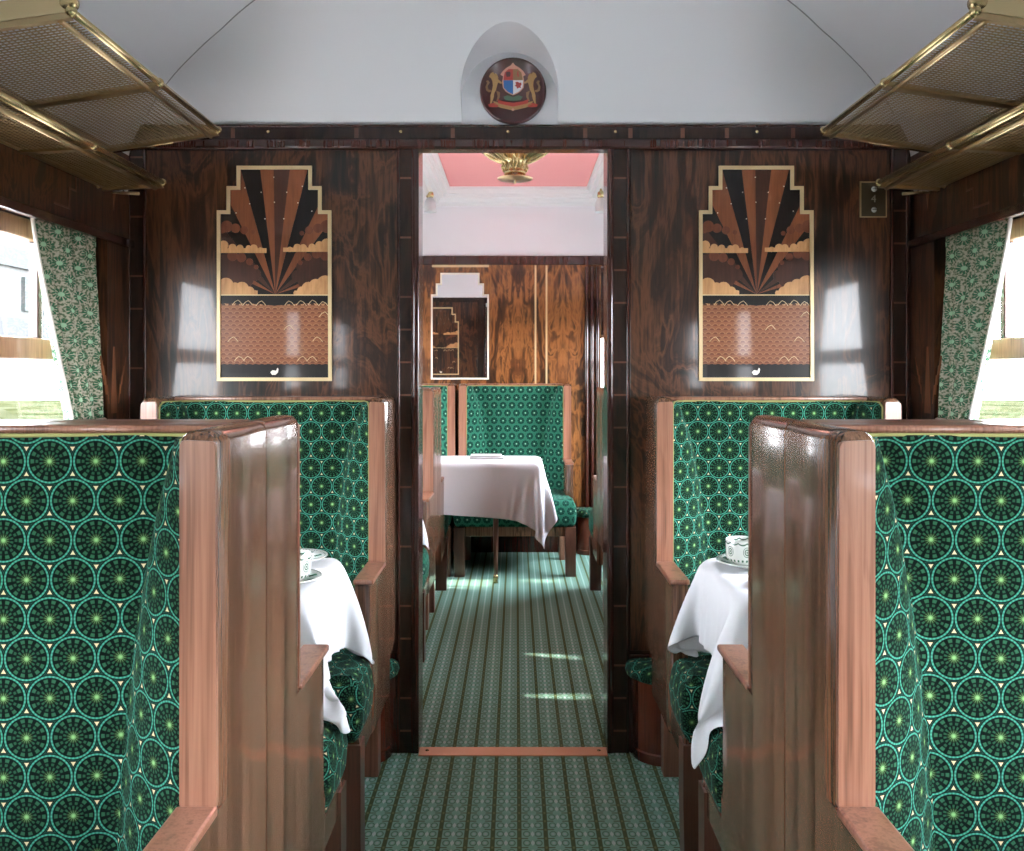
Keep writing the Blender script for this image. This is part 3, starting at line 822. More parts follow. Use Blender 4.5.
# back plane of the niche
f = bm.faces.new([bm.verts.new((NC + x, D - .003, z)) for x, z in [(-NR, 2.055)] + [(x, arch(x)) for x in xin] + [(NR, 2.055)]])
# barrel
xsb = [-XW * math.sin(PI / 2 * k / 44) for k in range(44, 0, -1)] + [XW * math.sin(PI / 2 * k / 44) for k in range(0, 45)]
patch(xsb, [[(D - (endcol(x)[1] + (6.3 - endcol(x)[1]) * k / 20), zb(x)) for k in range(21)] for x in xsb])
me = bpy.data.meshes.new('ceiling'); bm.to_mesh(me); bm.free(); me.materials.append(M['ceiling'])
ceil = bpy.data.objects.new('ceiling', me); COL.objects.link(ceil); struct(ceil)
# the joint line where the end vault meets the barrel
for s in (-1, 1):
    pts = []
    for k in range(30):
        x = .70 + (1.22 - .70) * k / 29; c_, t_ = endcol(x); pts.append((s * x, D - t_, zb(x) - .0005))
    m = MB(); m.tube(pts, .0022, 6); m.build('joint', newmat('joint', (.33, .33, .34), .8)[0] if s < 0 else bpy.data.materials['joint'], ceil)
m = MB(); m.box(-1.42, 1.42, -3.42, -3.3, 0, 2.7); struct(m.build('wall_back', 'walnut'))

# crest roundel
cr = thing('crest_roundel', 'round maroon plaque with painted coat of arms, lions and banner in the ceiling niche', 'plaque', (PX(513, 2.98), D - .012, PZ(90, 2.98)))
m = MB(); m.lathe([(.0001, -.0005), (.097, -.0005), (.101, -.006), (.107, -.006), (.109, .004), (.109, .010)], n=64, axis='y', caps=False); m.build('board', 'crest_maroon', cr)
def flat(parent, poly, mat, name, lay, y=-.0012):
    m = MB(); m.prism(poly, y - .0006 * lay, y - .0006 * lay - .0005, 'xz'); return m.build(name, mat, parent)
def circ(cx, cz, r, n=14, rz=None): return [(cx + r * math.cos(2 * PI * k / n), cz + (rz or r) * math.sin(2 * PI * k / n)) for k in range(n)]
U = .0098 / 30.0 * 1.0        # crest zoom pixel -> metres
U = .109 / 350.0
def cp(pts): return [((x - 402) * U, (430 - z) * U) for x, z in pts]
SH = [(402, 135), (425, 165), (470, 190), (510, 225), (535, 265), (510, 280), (520, 340), (515, 400), (480, 440), (440, 465), (402, 480), (365, 465), (325, 440), (295, 400), (288, 340), (298, 280), (268, 262), (295, 225), (335, 190), (380, 165)]
flat(cr, cp(SH), 'crest_pink', 'shield_border', 1)
flat(cr, cp([(402, 205), (450, 205), (490, 240), (502, 300), (502, 320), (402, 320)]), 'crest_tan', 'shield_field', 2)
flat(cr, cp([(402, 205), (402, 320), (302, 320), (302, 300), (315, 240), (355, 205)]), 'crest_red', 'shield_field', 2)
flat(cr, cp([(402, 322), (402, 470), (345, 440), (305, 400), (300, 322)]), 'crest_blue', 'shield_field', 2)
flat(cr, cp([(404, 322), (508, 322), (502, 400), (465, 440), (404, 470)]), 'crest_white', 'shield_field', 2)
flat(cr, cp([(425, 345), (450, 338), (470, 350), (488, 345), (492, 370), (480, 385), (488, 405), (465, 400), (445, 412), (440, 392), (420, 380), (435, 365)]), 'crest_red', 'charge', 3)
flat(cr, cp([(450, 225), (462, 235), (458, 255), (466, 280), (452, 290), (444, 262)]), 'crest_red', 'charge', 3)
flat(cr, cp([(330, 235), (372, 232), (378, 250), (372, 285), (336, 288), (328, 262)]), 'crest_maroon', 'charge', 3)
for s in (-1, 1):
    def mx(pts): return cp(pts if s < 0 else [(804 - x, z) for x, z in pts])
    flat(cr, mx([(165, 250), (190, 235), (215, 262), (235, 300), (285, 345), (280, 360), (245, 345), (235, 375), (225, 420), (205, 460), (200, 500), (180, 560), (160, 570), (165, 530), (165, 480), (180, 430), (190, 380), (185, 330), (170, 300), (150, 285)]), 'crest_gold', 'lion_body', 1)
    flat(cr, mx([(175, 440), (150, 450), (120, 430), (112, 390), (130, 350), (115, 330), (140, 322), (158, 345), (135, 385), (145, 420), (172, 425)]), 'crest_tan', 'lion_tail', 2)
    flat(cr, mx([(215, 245), (235, 262), (250, 300), (240, 305), (215, 275)]), 'crest_gold', 'lion_mane', 2)
    flat(cr, mx([(225, 430), (265, 450), (262, 500), (240, 540), (225, 545), (240, 490)]), 'crest_tan', 'lion_leg', 2)
    flat(cr, mx([(140, 575), (200, 560), (250, 585), (240, 605), (190, 605), (150, 600)]), 'crest_red', 'ribbon_end', 2)
flat(cr, cp([(195, 540), (260, 560), (330, 585), (402, 592), (475, 585), (545, 560), (610, 540), (600, 580), (530, 612), (402, 640), (275, 612), (205, 580)]), 'crest_gold', 'ribbon', 2)
flat(cr, cp([(240, 520), (300, 545), (402, 560), (505, 545), (565, 520), (560, 565), (402, 600), (245, 565)]), 'crest_red', 'ribbon', 3)
flat(cr, cp([(300, 495), (345, 480), (402, 498), (460, 480), (505, 495), (480, 530), (402, 540), (325, 530)]), 'crest_green', 'mound', 2)
flat(cr, cp(circ(402, 632, 14)), 'crest_pink', 'pendant', 4)

# ------------------------------------------------------------------ marquetry
def marquetry(cx, cz, y, label, sgn=-1, sc=1.0):
    t = thing('marquetry_panel', label, 'marquetry panel', (cx, y, cz), 0 if sgn < 0 else PI, 'sunburst marquetry panels')
    t.scale = (sc, 1, sc)
    k = 1 / 304.0
    def q(x, z): return ((x - 252.5) / 3.407 * k, (422 - z) / 3.407 * k)   # crop -> local
    out = [q(58, 787), q(448, 787), q(446, 208), q(413, 208), q(413, 126), q(380, 126), q(380, 57), q(125, 57), q(125, 126), q(91, 126), q(91, 208), q(58, 208)]
    inn = offset_poly(out, .0115)
    # frame = difference of outlines: ring of quads
    m = MB(); v0 = [m.bm.verts.new((a, -.002, b)) for a, b in out]; v1 = [m.bm.verts.new((a, -.002, b)) for a, b in inn]
    n = len(out)
    for i in range(n):
        j = (i + 1) % n; m.bm.faces.new((v0[i], v0[j], v1[j], v1[i]))
    r = bmesh.ops.extrude_face_region(m.bm, geom=list(m.bm.faces)); bmesh.ops.translate(m.bm, verts=[g for g in r['geom'] if isinstance(g, bmesh.types.BMVert)], vec=(0, -.008, 0))
    m.build('frame', 'brass_line', t)
    m = MB(); m.prism(out, -.001, -.0035, 'xz'); m.build('backing', 'ray_dark', t)
    hz = q(0, 494)[1]
    xl, xr = inn[0][0], inn[1][0]
    steps = [(xl, xr, hz, q(0, 208)[1] - .0115), (q(91, 0)[0] + .0115, q(413, 0)[0] - .0115, q(0, 208)[1] - .0115, q(0, 126)[1] - .0115), (q(125, 0)[0] + .0115, q(380, 0)[0] - .0115, q(0, 126)[1] - .0115, q(0, 57)[1] - .0115)]
    def lay(polys, mat, name, l):
        m = MB(); any_ = False
        for ip, p in enumerate(polys):
            for (a, b_, c_, d_) in steps:
                cpoly = clip_rect(p, a, b_, c_, d_)
                if len(cpoly) > 2: m.prism(cpoly, -.0034 , -.0036 - .0004 * l - .00004 * ip, 'xz'); any_ = True
        if any_: return m.build(name, mat, t)
    ox, oz = q(255, 492)
    def ray(a0, a1):
        L = .6; return [(ox, oz), (ox + L * math.sin(math.radians(a0)), oz + L * math.cos(math.radians(a0))), (ox + L * math.sin(math.radians(a1)), oz + L * math.cos(math.radians(a1)))]
    for a0, a1, mt in ((-6.9, -.7, 'ray_brown'), (-.7, 6.6, 'ray_mid'), (6.6, 14.5, 'ray_brown'), (-26.5, -15.5, 'ray_brown'), (26.0, 37, 'ray_brown'), (-51, -38, 'ray_mid'), (48, 60, 'ray_mid'), (-66, -57, 'ray_brown'), (66, 74, 'ray_brown')):
        lay([ray(a0, a1)], mt, 'ray', 1)
    def cl(lst): return [circ(*q(x, z), r / 3.407 * k, 16) for x, z, r in lst]
    def rc(x0, x1, z0, z1): return [q(x0, z1), q(x1, z1), q(x1, z0), q(x0, z0)]
    # dark-brown cloud banks
    lay(cl([(90, 262, 20), (120, 268, 16), (150, 275, 14), (75, 270, 16), (180, 282, 8)]), 'cloud_mid', 'cloud', 2)
    lay(cl([(430, 262, 22), (400, 268, 16), (370, 275, 14), (345, 285, 8)]), 'cloud_mid', 'cloud', 2)
    lay(cl([(85, 390, 34), (125, 385, 30), (160, 400, 26), (185, 425, 22), (100, 430, 40), (150, 440, 32)]), 'ray_mid', 'cloud', 2)
    lay(cl([(425, 385, 36), (385, 375, 28), (350, 400, 24), (330, 430, 20), (400, 430, 42), (360, 445, 30)]), 'ray_mid', 'cloud', 2)
    lay(cl([(110, 362, 18), (140, 368, 16), (168, 382, 12), (190, 400, 8)]), 'cloud_mid', 'cloud', 3)
    lay(cl([(425, 360, 18), (395, 355, 16), (365, 366, 13), (340, 385, 8)]), 'cloud_mid', 'cloud', 3)
    # pale cloud strips
    lay([rc(66, 225, 336, 352), ] + cl([(80, 326, 16), (110, 334, 13), (135, 336, 12), (165, 336, 10), (182, 336, 13), (205, 342, 9)]), 'cloud', 'cloud', 4)
    lay([rc(282, 440, 334, 348), ] + cl([(430, 322, 19), (405, 326, 14), (380, 332, 12), (350, 334, 12), (330, 334, 13), (305, 340, 9)]), 'cloud', 'cloud', 4)
    lay([rc(66, 195, 480, 496)] + cl([(88, 462, 26), (118, 472, 20), (142, 474, 24), (168, 482, 16), (185, 488, 10)]), 'cloud', 'cloud', 4)
    lay([rc(320, 440, 480, 496)] + cl([(425, 458, 30), (392, 462, 22), (368, 474, 24), (345, 482, 16), (325, 488, 8)]), 'cloud', 'cloud', 4)
    # horizon line, dark strip, scale sea with wavy edges
    m = MB(); m.box(xl, xr, -.0060, -.0034, hz - .0025, hz + .0008); m.build('horizon_line', 'brass_line', t)
    top = []; N = 64
    for i in range(N + 1):
        x = xl + (xr - xl) * i / N; u = i / N
        top.append((x, q(0, 526)[1] - .006 * math.exp(-((u - .5) / .14) ** 2) + .0022 * abs(math.sin(u * PI * 12))))
    bot = [(xr + (xl - xr) * i / N, q(0, 732)[1] + .0035 * abs(math.sin(i / N * PI * 17))) for i in range(N + 1)]
    # own object centre so that the pattern's bands sit where they should
    m = MB(); m.prism([(a, b) for a, b in top + bot], -.0036, -.0044, 'xz'); m.build('scale_sea', 'scales', t)
    m = MB()
    for cx_, cz_, s_ in ((125, 515, 1), (160, 517, 1), (205, 518, 1), (305, 518, -1), (345, 517, -1), (385, 515, -1), (420, 520, -1), (135, 706, -1), (165, 706, -1), (345, 706, 1), (378, 706, 1), (110, 640, 1), (400, 640, -1), (300, 600, 1), (420, 555, 1)):
        pts = [(*q(cx_ + s_ * a, cz_ + b), 0) for a, b in ((-16, 14), (-6, 2), (4, -3), (10, 2), (18, 12))]
        m.tube([(a, -.0047, b) for a, b, _ in pts], .0011, 5)
    m.build('wave_crest', 'pale_wood', t)
    sw = [q(x, z) for x, z in ((238, 757), (246, 750), (258, 752), (262, 742), (266, 746), (264, 758), (256, 766), (244, 766))]
    m = MB(); m.prism(sw, -.0036, -.0046, 'xz'); m.build('swan', 'pearl', t)
    for x, z in ((250, 95), (152, 131), (207, 146), (294, 146), (347, 126), (168, 185), (252, 180), (332, 182), (122, 216), (220, 236), (284, 236), (379, 210)):
        m = MB(); p = q(x, z); m.lathe([(.0001, -.0054), (.0018, -.0050), (.0022, -.0036)], (p[0], 0, p[1]), 8, axis='y', caps=False); m.build('pearl_stud', 'pearl', t)
    return t
zc = PZ(150 + 422 / 3.407, 3)
marquetry(PX(275.3, 3), zc, D - .0055, 'sunburst-over-sea marquetry panel with stepped brass frame, left of the doorway')
marquetry(PX(755.3, 3), zc, D - .0055, 'sunburst-over-sea marquetry panel with stepped brass frame, right of the doorway')
marquetry(-.80, zc, D + .1015, 'sunburst marquetry on the far side of the partition, seen only in the mirror', sgn=1)

# brass number plate
t = thing('number_plate', 'dark brass plate with two screws and a small 4 at the right corner', 'number plate', (PX(872, 3), D - .006, PZ(200, 3)))
hx, hz_ = 13.6 / 304, 18 / 304
m = MB(); m.box(-hx, hx, -.004, 0, -hz_, hz_, .001); m.build('plate', 'dark_brass', t)
m = MB()
for q_ in ((-hx, -hx + .006, -hz_, hz_), (hx - .004, hx, -hz_, hz_), (-hx, hx, hz_ - .005, hz_), (-hx, hx, -hz_, -hz_ + .004)): m.box(q_[0], q_[1], -.006, -.0038, q_[2], q_[3], .001)
m.build('rim', 'old_brass', t)
for dz in (.034, -.034):
    m = MB(); m.lathe([(.0001, -.0085), (.006, -.0075), (.009, -.004)], (.003, 0, dz), 14, axis='y', caps=False); sc_ = m.build('screw', 'steel', t)
    m = MB(); m.box(-.004, .010, -.0092, -.0080, dz - .001, dz + .001); m.build('slot', 'black', sc_)
cu = bpy.data.curves.new('numeral', 'FONT'); cu.body = '4'; cu.size = .034; cu.extrude = .0012; cu.align_x = 'CENTER'; cu.align_y = 'CENTER'
tmp_ = bpy.data.objects.new('numeral_curve', cu); COL.objects.link(tmp_); bpy.context.view_layer.update()
nme = bpy.data.meshes.new_from_object(tmp_.evaluated_get(bpy.context.evaluated_depsgraph_get())); bpy.data.objects.remove(tmp_)
nme.materials.clear(); nu = bpy.data.objects.new('numeral', nme); COL.objects.link(nu); nu.parent = t; nu.rotation_euler = (PI / 2, 0, 0); nu.location = (.001, -.006, .001)
nme.materials.append(M['steel'])

# ------------------------------------------------------------------ luggage racks
def bar(m, p, q, w, h):
    """flat bar from p to q: w across horizontally, h thick"""
    p, q = Vector(p), Vector(q); d = (q - p).normalized(); up = Vector((0, 0, 1)); a = d.cross(up).normalized(); b_ = a.cross(d)
    rings = [[c + a * sx * w / 2 + b_ * sz * h / 2 for sx, sz in ((-1, -1), (1, -1), (1, 1), (-1, 1))] for c in (p, q)]
    m.loft(rings, smooth=False)
def rack(s, y0, y1, xf, zf, xk, zk, label, upper):
    t = thing('luggage_rack', label, 'luggage rack', (s * xk, (y0 + y1) / 2, zk), 0, 'brass luggage racks')
    def L(x, y, z): return (s * (x - xk), y - (y0 + y1) / 2, z - zk)
    sl = (zk - zf) / (xk - xf)
    def zt(x): return zf + sl * (x - xf)
    m = MB(); m.tube([L(xf, y0, zf), L(xf, y1, zf)], .0085, 12); ft = m.build('front_tube', 'brass', t)
    m = MB(); m.tube([L(xf + .022, y0, zt(xf + .022) - .016), L(xf + .022, y1, zt(xf + .022) - .016)], .006, 10); m.build('front_rail', 'old_brass', t)
    m = MB(); m.tube([L(xk, y0, zk), L(xk, y1, zk)], .007, 10); m.build('back_rail', 'old_brass', t)
    for y, w, mid in ((y0, .012, 0), ((y0 + y1) / 2, .026, 1), (y1, .014, 0)):
        m = MB(); bar(m, L(xf, y, zf - .006), L(xk, y, zk - .006), w, .012 if mid else .018); br = m.build('cross_bar', 'old_brass', t)
        m = MB(); m.sphere(L(xf, y, zf), .0125, 12)
        m.build('knuckle', 'brass', br)
    # near end plate with its round boss
    if upper:
        m = MB(); a = L(xf + .012, y0 - .006, zf + .016); b_ = L(xk, y0 - .006, zk + .022); bar(m, a, b_, .004, .040); m.build('end_plate', 'brass_line', t)
        m = MB(); m.lathe([(.0001, -.010), (.015, -.010), (.0175, -.007), (.0175, .008), (.0001, .008)], L(xf + .004, y0, zf + .018), 20, axis='y', caps=False); m.build('boss', 'brass', t)
        m = MB(); m.lathe([(.0001, -.010), (.006, -.009), (.008, -.006)], L(xk - .12, y0 - .004, zt(xk - .12) + .018), 12, axis='y', caps=False); m.build('screw', 'dark_brass', t)
        # bright end rod at the far end
        m = MB(); m.tube([L(xf, y1 + .004, zf - .002), L(xf + .13, y1 + .004, zt(xf + .13) - .002), L(xf + .14, y1 + .004, zt(xf + .14) - .012), L(xk, y1 + .004, zk - .012)], [.009, .009, .0065, .0065], 10); m.build('end_rod', 'brass', t)
    # wire mesh
    m = MB(); p = .0128; w = .0030
    ya, yb_ = y0 + .004, y1 - .004
    n = int((yb_ - ya) / p)
    for i in range(1, n):
        y = ya + (yb_ - ya) * i / n; bar(m, L(xf + .010, y, zt(xf + .010) - .004), L(xk, y, zk - .004), w, .0018)
    n = int((xk - xf) / p)
    for i in range(1, n):
        x = xf + .008 + (xk - xf - .008) * i / n; bar(m, L(x, ya, zt(x) - .0055), L(x, yb_, zt(x) - .0055), w, .0018)
    m.build('wire_mesh', 'old_brass', t)
    # wall brackets
    for y in (y0 + .02, y1 - .02):
        m = MB(); m.tube([L(xk, y, zk), L(XW - .001, y, zk - .004)], .009, 8)
        m.lathe([(.018, 0), (.018, .004), (.01, .008)], L(XW - .006, y, zk - .004), 12); m.build('wall_bracket', 'old_brass', t)
    return t
for s, sd in ((-1, 'left'), (1, 'right')):
    rack(s, 1.86, 2.775, .922, 1.985, 1.262, 1.932, 'upper brass wire-mesh luggage rack on the %s' % sd, True)
    rack(s, 1.86, 2.775, 1.090, 1.826, 1.272, 1.816, 'narrow lower brass wire-mesh rack on the %s' % sd, False)
    h = thing('coat_hook', 'small brass coat hook with white knobs under the %s racks' % sd, 'coat hook', (s * (XW - .001), 2.86, 1.815), 0, 'coat hooks')
    m = MB(); m.tube([(0, 0, 0), (-s * .05, 0, -.004), (-s * .085, 0, -.006)], .005, 8); m.tube([(-s * .01, -.01, .002), (-s * .04, -.16, .006), (-s * .05, -.22, .004)], .004, 8); m.build('hook_arm', 'old_brass', h)
    for k in range(3):
        m = MB(); m.sphere((-s * (.012 + .016 * k), 0, .006), .0062, 10); m.build('knob', 'china', h)

# ------------------------------------------------------------------ curtains
def curtain(s, label, Yr=2.833, dy=1, group='window curtains'):
    me_b = MB(); uvl = me_b.bm.loops.layers.uv.new('UVMap')
    nz_, nu = 40, 70; ztop, zbot = 1.675, .98
    grid = []
    X = XW + .030
    for i in range(nz_ + 1):
        t = i / nz_; z = ztop + (zbot - ztop) * t
        tt = min(1, (ztop - z) / .56)
        wd = .380 * (1 - tt ** 1.25) + .205 * tt ** 1.25
        if z < 1.08: wd += (1.08 - z) * .3
        row = []
        for j in range(nu + 1):
            u = j / nu
            y = Yr - dy * wd * u
            amp = .010 + .008 * tt
            xx = X + amp * math.sin(u * 2 * PI * 5.5 + t * 1.4) + .006 * math.sin(u * 2 * PI * 2.3 + 1 + t * 3)
            row.append(me_b.bm.verts.new((s * xx, y, z)))
        grid.append(row)
    for i in range(nz_):
        for j in range(nu):
            f = me_b.bm.faces.new((grid[i][j], grid[i][j + 1], grid[i + 1][j + 1], grid[i + 1][j])); f.smooth = True
            for l, (a, b_) in zip(f.loops, ((i, j), (i, j + 1), (i + 1, j + 1), (i + 1, j))):
                l[uvl].uv = (b_ / nu * .42 * dy, -a / nz_ * (ztop - zbot))
    o = me_b.build('curtain', 'curtain')
    md = o.modifiers.new('thick', 'SOLIDIFY'); md.thickness = .003
    tag(o, label, 'curtain', 'window curtains')
    # pale lining hem along the free edge
    m = MB(); pts = [tuple(grid_) for grid_ in []]
    me2 = o.data; vs = [me2.vertices[i * (nu + 1) + nu].co.copy() for i in range(nz_ + 1)]
    m.tube([(v.x, v.y - dy * .004, v.z) for v in vs], .0055, 8); m.build('edge_binding', 'white_edge', o)
    zt = 1.10
    wd = .21
    m = MB(); m.tube([(s * (X - .020), Yr - .005 , zt), (s * (X - .028), Yr - dy * wd / 2, zt - .004), (s * (X - .018), Yr - dy * wd, zt), (s * (X + .02), Yr - dy * wd, zt)], .010, 8); m.build('tie_band', 'white_edge', o)
    return o
curtain(-1, 'green and cream daisy curtain tied back at the left window')
curtain(1, 'green and cream daisy curtain tied back at the right window')
for s, sd in ((-1, 'left'), (1, 'right')):
    curtain(s, 'daisy curtain at the near edge of the %s window beside the armchair turned away' % sd, 1.70, -1)
    for k, (y0, y1) in enumerate(W1[:2]):
        if k == 0: continue
        wh = ('behind the viewer', 'beside the viewer', 'just beyond the partition', 'nearest the far end wall')[k]
        curtain(s, 'daisy curtain at the far edge of the %s window %s' % (sd, wh), y1 + .04, 1)
        curtain(s, 'daisy curtain at the near edge of the %s window %s' % (sd, wh), y0 - .04, -1)

# ------------------------------------------------------------------ far saloon
YF = 6.33
# ceiling: shoulders, moulded cornice, rose panel
bm = bmesh.new()
def patch2(cols, ya, yb_):
    g = [[bm.verts.new((x, y, z)) for y in (ya, yb_)] for x, z in cols]
    for a, b_ in zip(g, g[1:]): f = bm.faces.new((a[0], a[1], b_[1], b_[0])); f.smooth = True
for s in (-1, 1):
    patch2([(s * x, SPR + .52 * math.sqrt(max(0, 1 - (x / (XW + .002)) ** 2))) for x in [XW - (XW - .62) * k / 20 for k in range(21)]], D + .1, 7.6)
me = bpy.data.meshes.new('ceiling_far'); bm.to_mesh(me); bm.free(); me.materials.append(M['ceiling'])
struct(tag(bpy.data.objects.new('ceiling_far', me))); COL.objects.link(bpy.data.objects['ceiling_far'])
m = MB(); m.box(-.66, .66, D + .1, YF + .1, 2.51, 2.55); m.build('rose_panel', 'rose', bpy.data.objects['ceiling_far'])
DC = .05
prof = [(.465, 2.56), (.465, 2.545), (.48, 2.54), (.485, 2.52), (.505, 2.515), (.51, 2.495), (.535, 2.49), (.55, 2.465), (.575, 2.462), (.59, 2.44), (.61, 2.437), (.625, 2.41), (.645, 2.405), (.645, 2.57)]
for s in (-1, 1):
    m = MB(); m.prism([(s * a, b_ - DC) for a, b_ in prof], D + .1, YF, 'xz'); struct(m.build(tname(), 'moulding'))
m = MB(); m.prism([(a, b_ - DC) for a, b_ in ((YF - .14, 2.56), (YF - .14, 2.545), (YF - .12, 2.54), (YF - .115, 2.52), (YF - .095, 2.515), (YF - .09, 2.495), (YF - .06, 2.49), (YF - .05, 2.47), (YF - .02, 2.465), (YF - .015, 2.45), (YF + .0, 2.45), (YF + .0, 2.57))], -.62, .62, 'yz'); struct(m.build(tname(), 'moulding'))
# far end wall with opening to a passage on the right
fx0 = PX(601, YF) ; fx1 = 1.05
m = MB(); m.box(-1.4, fx0, YF, YF + .1, 0, 2.02); m.box(fx1, 1.4, YF, YF + .1, 0, 2.02); m.box(fx0 - .001, fx1 + .001, YF, YF + .1, 1.985, 2.02)
wfar = struct(m.build('wall_far', 'burr'))
m = MB(); m.box(-1.4, 1.4, YF, YF + .1, 2.02, 2.7); struct(m.build('wall_far_upper', 'ceiling'))
m = MB(); m.box(-1.28, 1.28, YF - .014, YF + .01, PZ(265, YF), PZ(256, YF), .004); struct(m.build(tname(), 'mahogany'))
m = MB(); m.box(-1.28, PX(584, YF), YF - .012, YF + .01, 0, .30, .004); struct(m.build(tname(), 'mahogany'))
# white lunette above the partition on the far side
m = MB(); m.box(-1.28, 1.28, D + .1, D + .106, 2.03, 2.62); struct(m.build('wall_partition_upper', 'ceiling'))
for (a, b_) in ((-1.26, -.42), (.37, 1.26)): struct(field(a, b_, .33, 1.98, 'walnut', tname(), y=D + .1, sgn=1))
# fluted columns at the passage
for px0, px1 in ((585, 589), (590.5, 594.5), (596, 600)):
    x0, x1 = PX(px0, YF - .05), PX(px1, YF - .05)
    m = MB(); m.lathe([((x1 - x0) / 2, 0), ((x1 - x0) / 2, 1.98)], ((x0 + x1) / 2, YF - .018, 0), 16); struct(smooth_by_angle(m.build(tname(), 'mahogany')))
# two brass lines on the end wall
for px in (535.5, 546.5):
    m = MB(); m.box(PX(px - .9, YF), PX(px + .9, YF), YF - .003, YF + .002, .32, PZ(265.5, YF)); m.build('brass_line', 'brass_line', wfar)
m = MB(); m.box(PX(432, YF), PX(489, YF), YF - .006, YF, PZ(267.2, YF), PZ(265, YF)); m.build('brass_line', 'brass_line', wfar)
# stepped mirror
mt = thing('wall_mirror', 'stepped-top mirror in a thin pale frame on the far end wall', 'mirror', (PX(460, YF), YF - .002, PZ(325, YF)))
def q(x, z): return (PX(410 + x / 5.32, YF) - PX(460, YF), PZ(240 + z / 5.32, YF) - PZ(325, YF))
mo = [q(112, 742), q(420, 742), q(420, 290), q(394, 290), q(394, 232), q(370, 232), q(370, 176), q(162, 176), q(162, 232), q(138, 232), q(138, 290), q(112, 290)]
mi = offset_poly(mo, .0115)
m = MB(); v0 = [m.bm.verts.new((a, 0, b)) for a, b in mo]; v1 = [m.bm.verts.new((a, 0, b)) for a, b in mi]
for i in range(len(mo)):
    j = (i + 1) % len(mo); m.bm.faces.new((v0[i], v0[j], v1[j], v1[i]))
r = bmesh.ops.extrude_face_region(m.bm, geom=list(m.bm.faces)); bmesh.ops.translate(m.bm, verts=[g for g in r['geom'] if isinstance(g, bmesh.types.BMVert)], vec=(0, -.012, 0))
m.build('frame', 'pearl', mt)
m = MB(); m.prism(offset_poly(mo, .004), -.001, -.006, 'xz'); m.build('mirror_glass', 'mirror', mt)
# passage beyond
m = MB(); m.box(fx0 - .12, fx0 - .02, YF + .1, 7.6, 0, 2.4); m.box(1.29, 1.4, YF + .1, 7.6, 0, 2.4)
wx0, wx1, wz0, wz1 = .64, 1.0, 1.10, 1.56
m.box(fx0 - .12, wx0, 7.6, 7.66, 0, 2.4); m.box(wx1, 1.4, 7.6, 7.66, 0, 2.4); m.box(wx0, wx1, 7.6, 7.66, 0, wz0); m.box(wx0, wx1, 7.6, 7.66, wz1, 2.4)
struct(m.build('wall_passage', 'mahogany'))
wn[0] += 1
m = MB()
for q_ in ((wx0, wx0 + .03, wz0, wz1), (wx1 - .03, wx1, wz0, wz1), (wx0, wx1, wz0, wz0 + .03), (wx0, wx1, wz1 - .03, wz1)): m.box(q_[0], q_[1], 7.61, 7.64, q_[2], q_[3], .003)
wf_ = struct(m.build('window_%d' % wn[0], 'window_wood'))
m = MB(); m.box(wx0 + .01, wx1 - .01, 7.624, 7.627, wz0 + .01, wz1 - .01); m.build('pane', 'glass', wf_)
# pendant lamp
py_ = 4.5
pl = thing('ceiling_pendant', 'ornate pierced brass ceiling lamp on the rose ceiling beyond the doorway', 'ceiling lamp', (PX(515, py_), py_, PZ(184, py_)))
m = MB()
prof = [(.0001, 0), (.006, .004), (.003, .014), (.008, .018), (.086, .022), (.088, .028), (.070, .031), (.008, .032), (.006, .045)]
m.lathe(prof, n=32, caps=False); m.build('drip_disc', 'old_brass', pl)
m = MB()
prof = [(.045, .045), (.052, .050), (.054, .058), (.048, .064), (.050, .075), (.058, .095), (.060, .105), (.085, .118), (.130, .140), (.168, .160), (.175, .172), (.165, .176), (.12, .15), (.055, .11), (.045, .07)]
rings = []
for r_, h_ in prof:
    rings.append([((r_ * (1 + .05 * math.cos(12 * 2 * PI * k / 96))) * math.cos(2 * PI * k / 96), (r_ * (1 + .05 * math.cos(12 * 2 * PI * k / 96))) * math.sin(2 * PI * k / 96), h_ + .004 * math.cos(24 * 2 * PI * k / 96)) for k in range(96)])
m.loft(rings, caps=False)
for k in range(12):
    a = 2 * PI * k / 12
    pts = [((r_) * math.cos(a + da), (r_) * math.sin(a + da), h_) for r_, h_, da in ((.055, .060, 0), (.066, .080, .12), (.060, .098, .2), (.075, .108, .1), (.105, .122, -.05), (.14, .140, .05), (.17, .165, 0))]
    m.tube(pts, .0045, 6)
m.build('pierced_bowl', 'brass', pl)
m = MB(); m.sphere((0, 0, .085), .034, 14); m.build('bulb', 'frost', pl)
m = MB(); m.tube([(0, 0, .10), (0, 0, 2.508 - PZ(184, py_))], .009, 8); m.lathe([(.06, 2.508 - PZ(184, py_)), (.045, 2.49 - PZ(184, py_)), (.01, 2.47 - PZ(184, py_))], (0, 0, .02), 20); m.build('stem', 'brass', pl)
# cornice lights
for s, sd, px in ((-1, 'left', 430), (1, 'right', 601)):
    yl = 5.9
    t = thing('cornice_lamp', 'small frosted glass tulip lamp with brass cap under the %s cornice' % sd, 'lamp', (PX(px, yl), yl, PZ(198, yl)), 0, 'tulip lamps on the cornice')
    m = MB(); m.lathe([(.012, .045), (.022, .035), (.026, .012), (.020, 0), (.001, 0)], n=16, caps=False); m.tube([(0, 0, .03), (0, 0, .06)], .008, 8); m.build('cap', 'brass', t)
    m = MB(); m.lathe([(.018, 0), (.034, -.02), (.040, -.05), (.036, -.078), (.042, -.092), (.039, -.092), (.033, -.078), (.036, -.05), (.030, -.022), (.012, -.004)], n=24, caps=False); m.build('shade', 'frost', t)

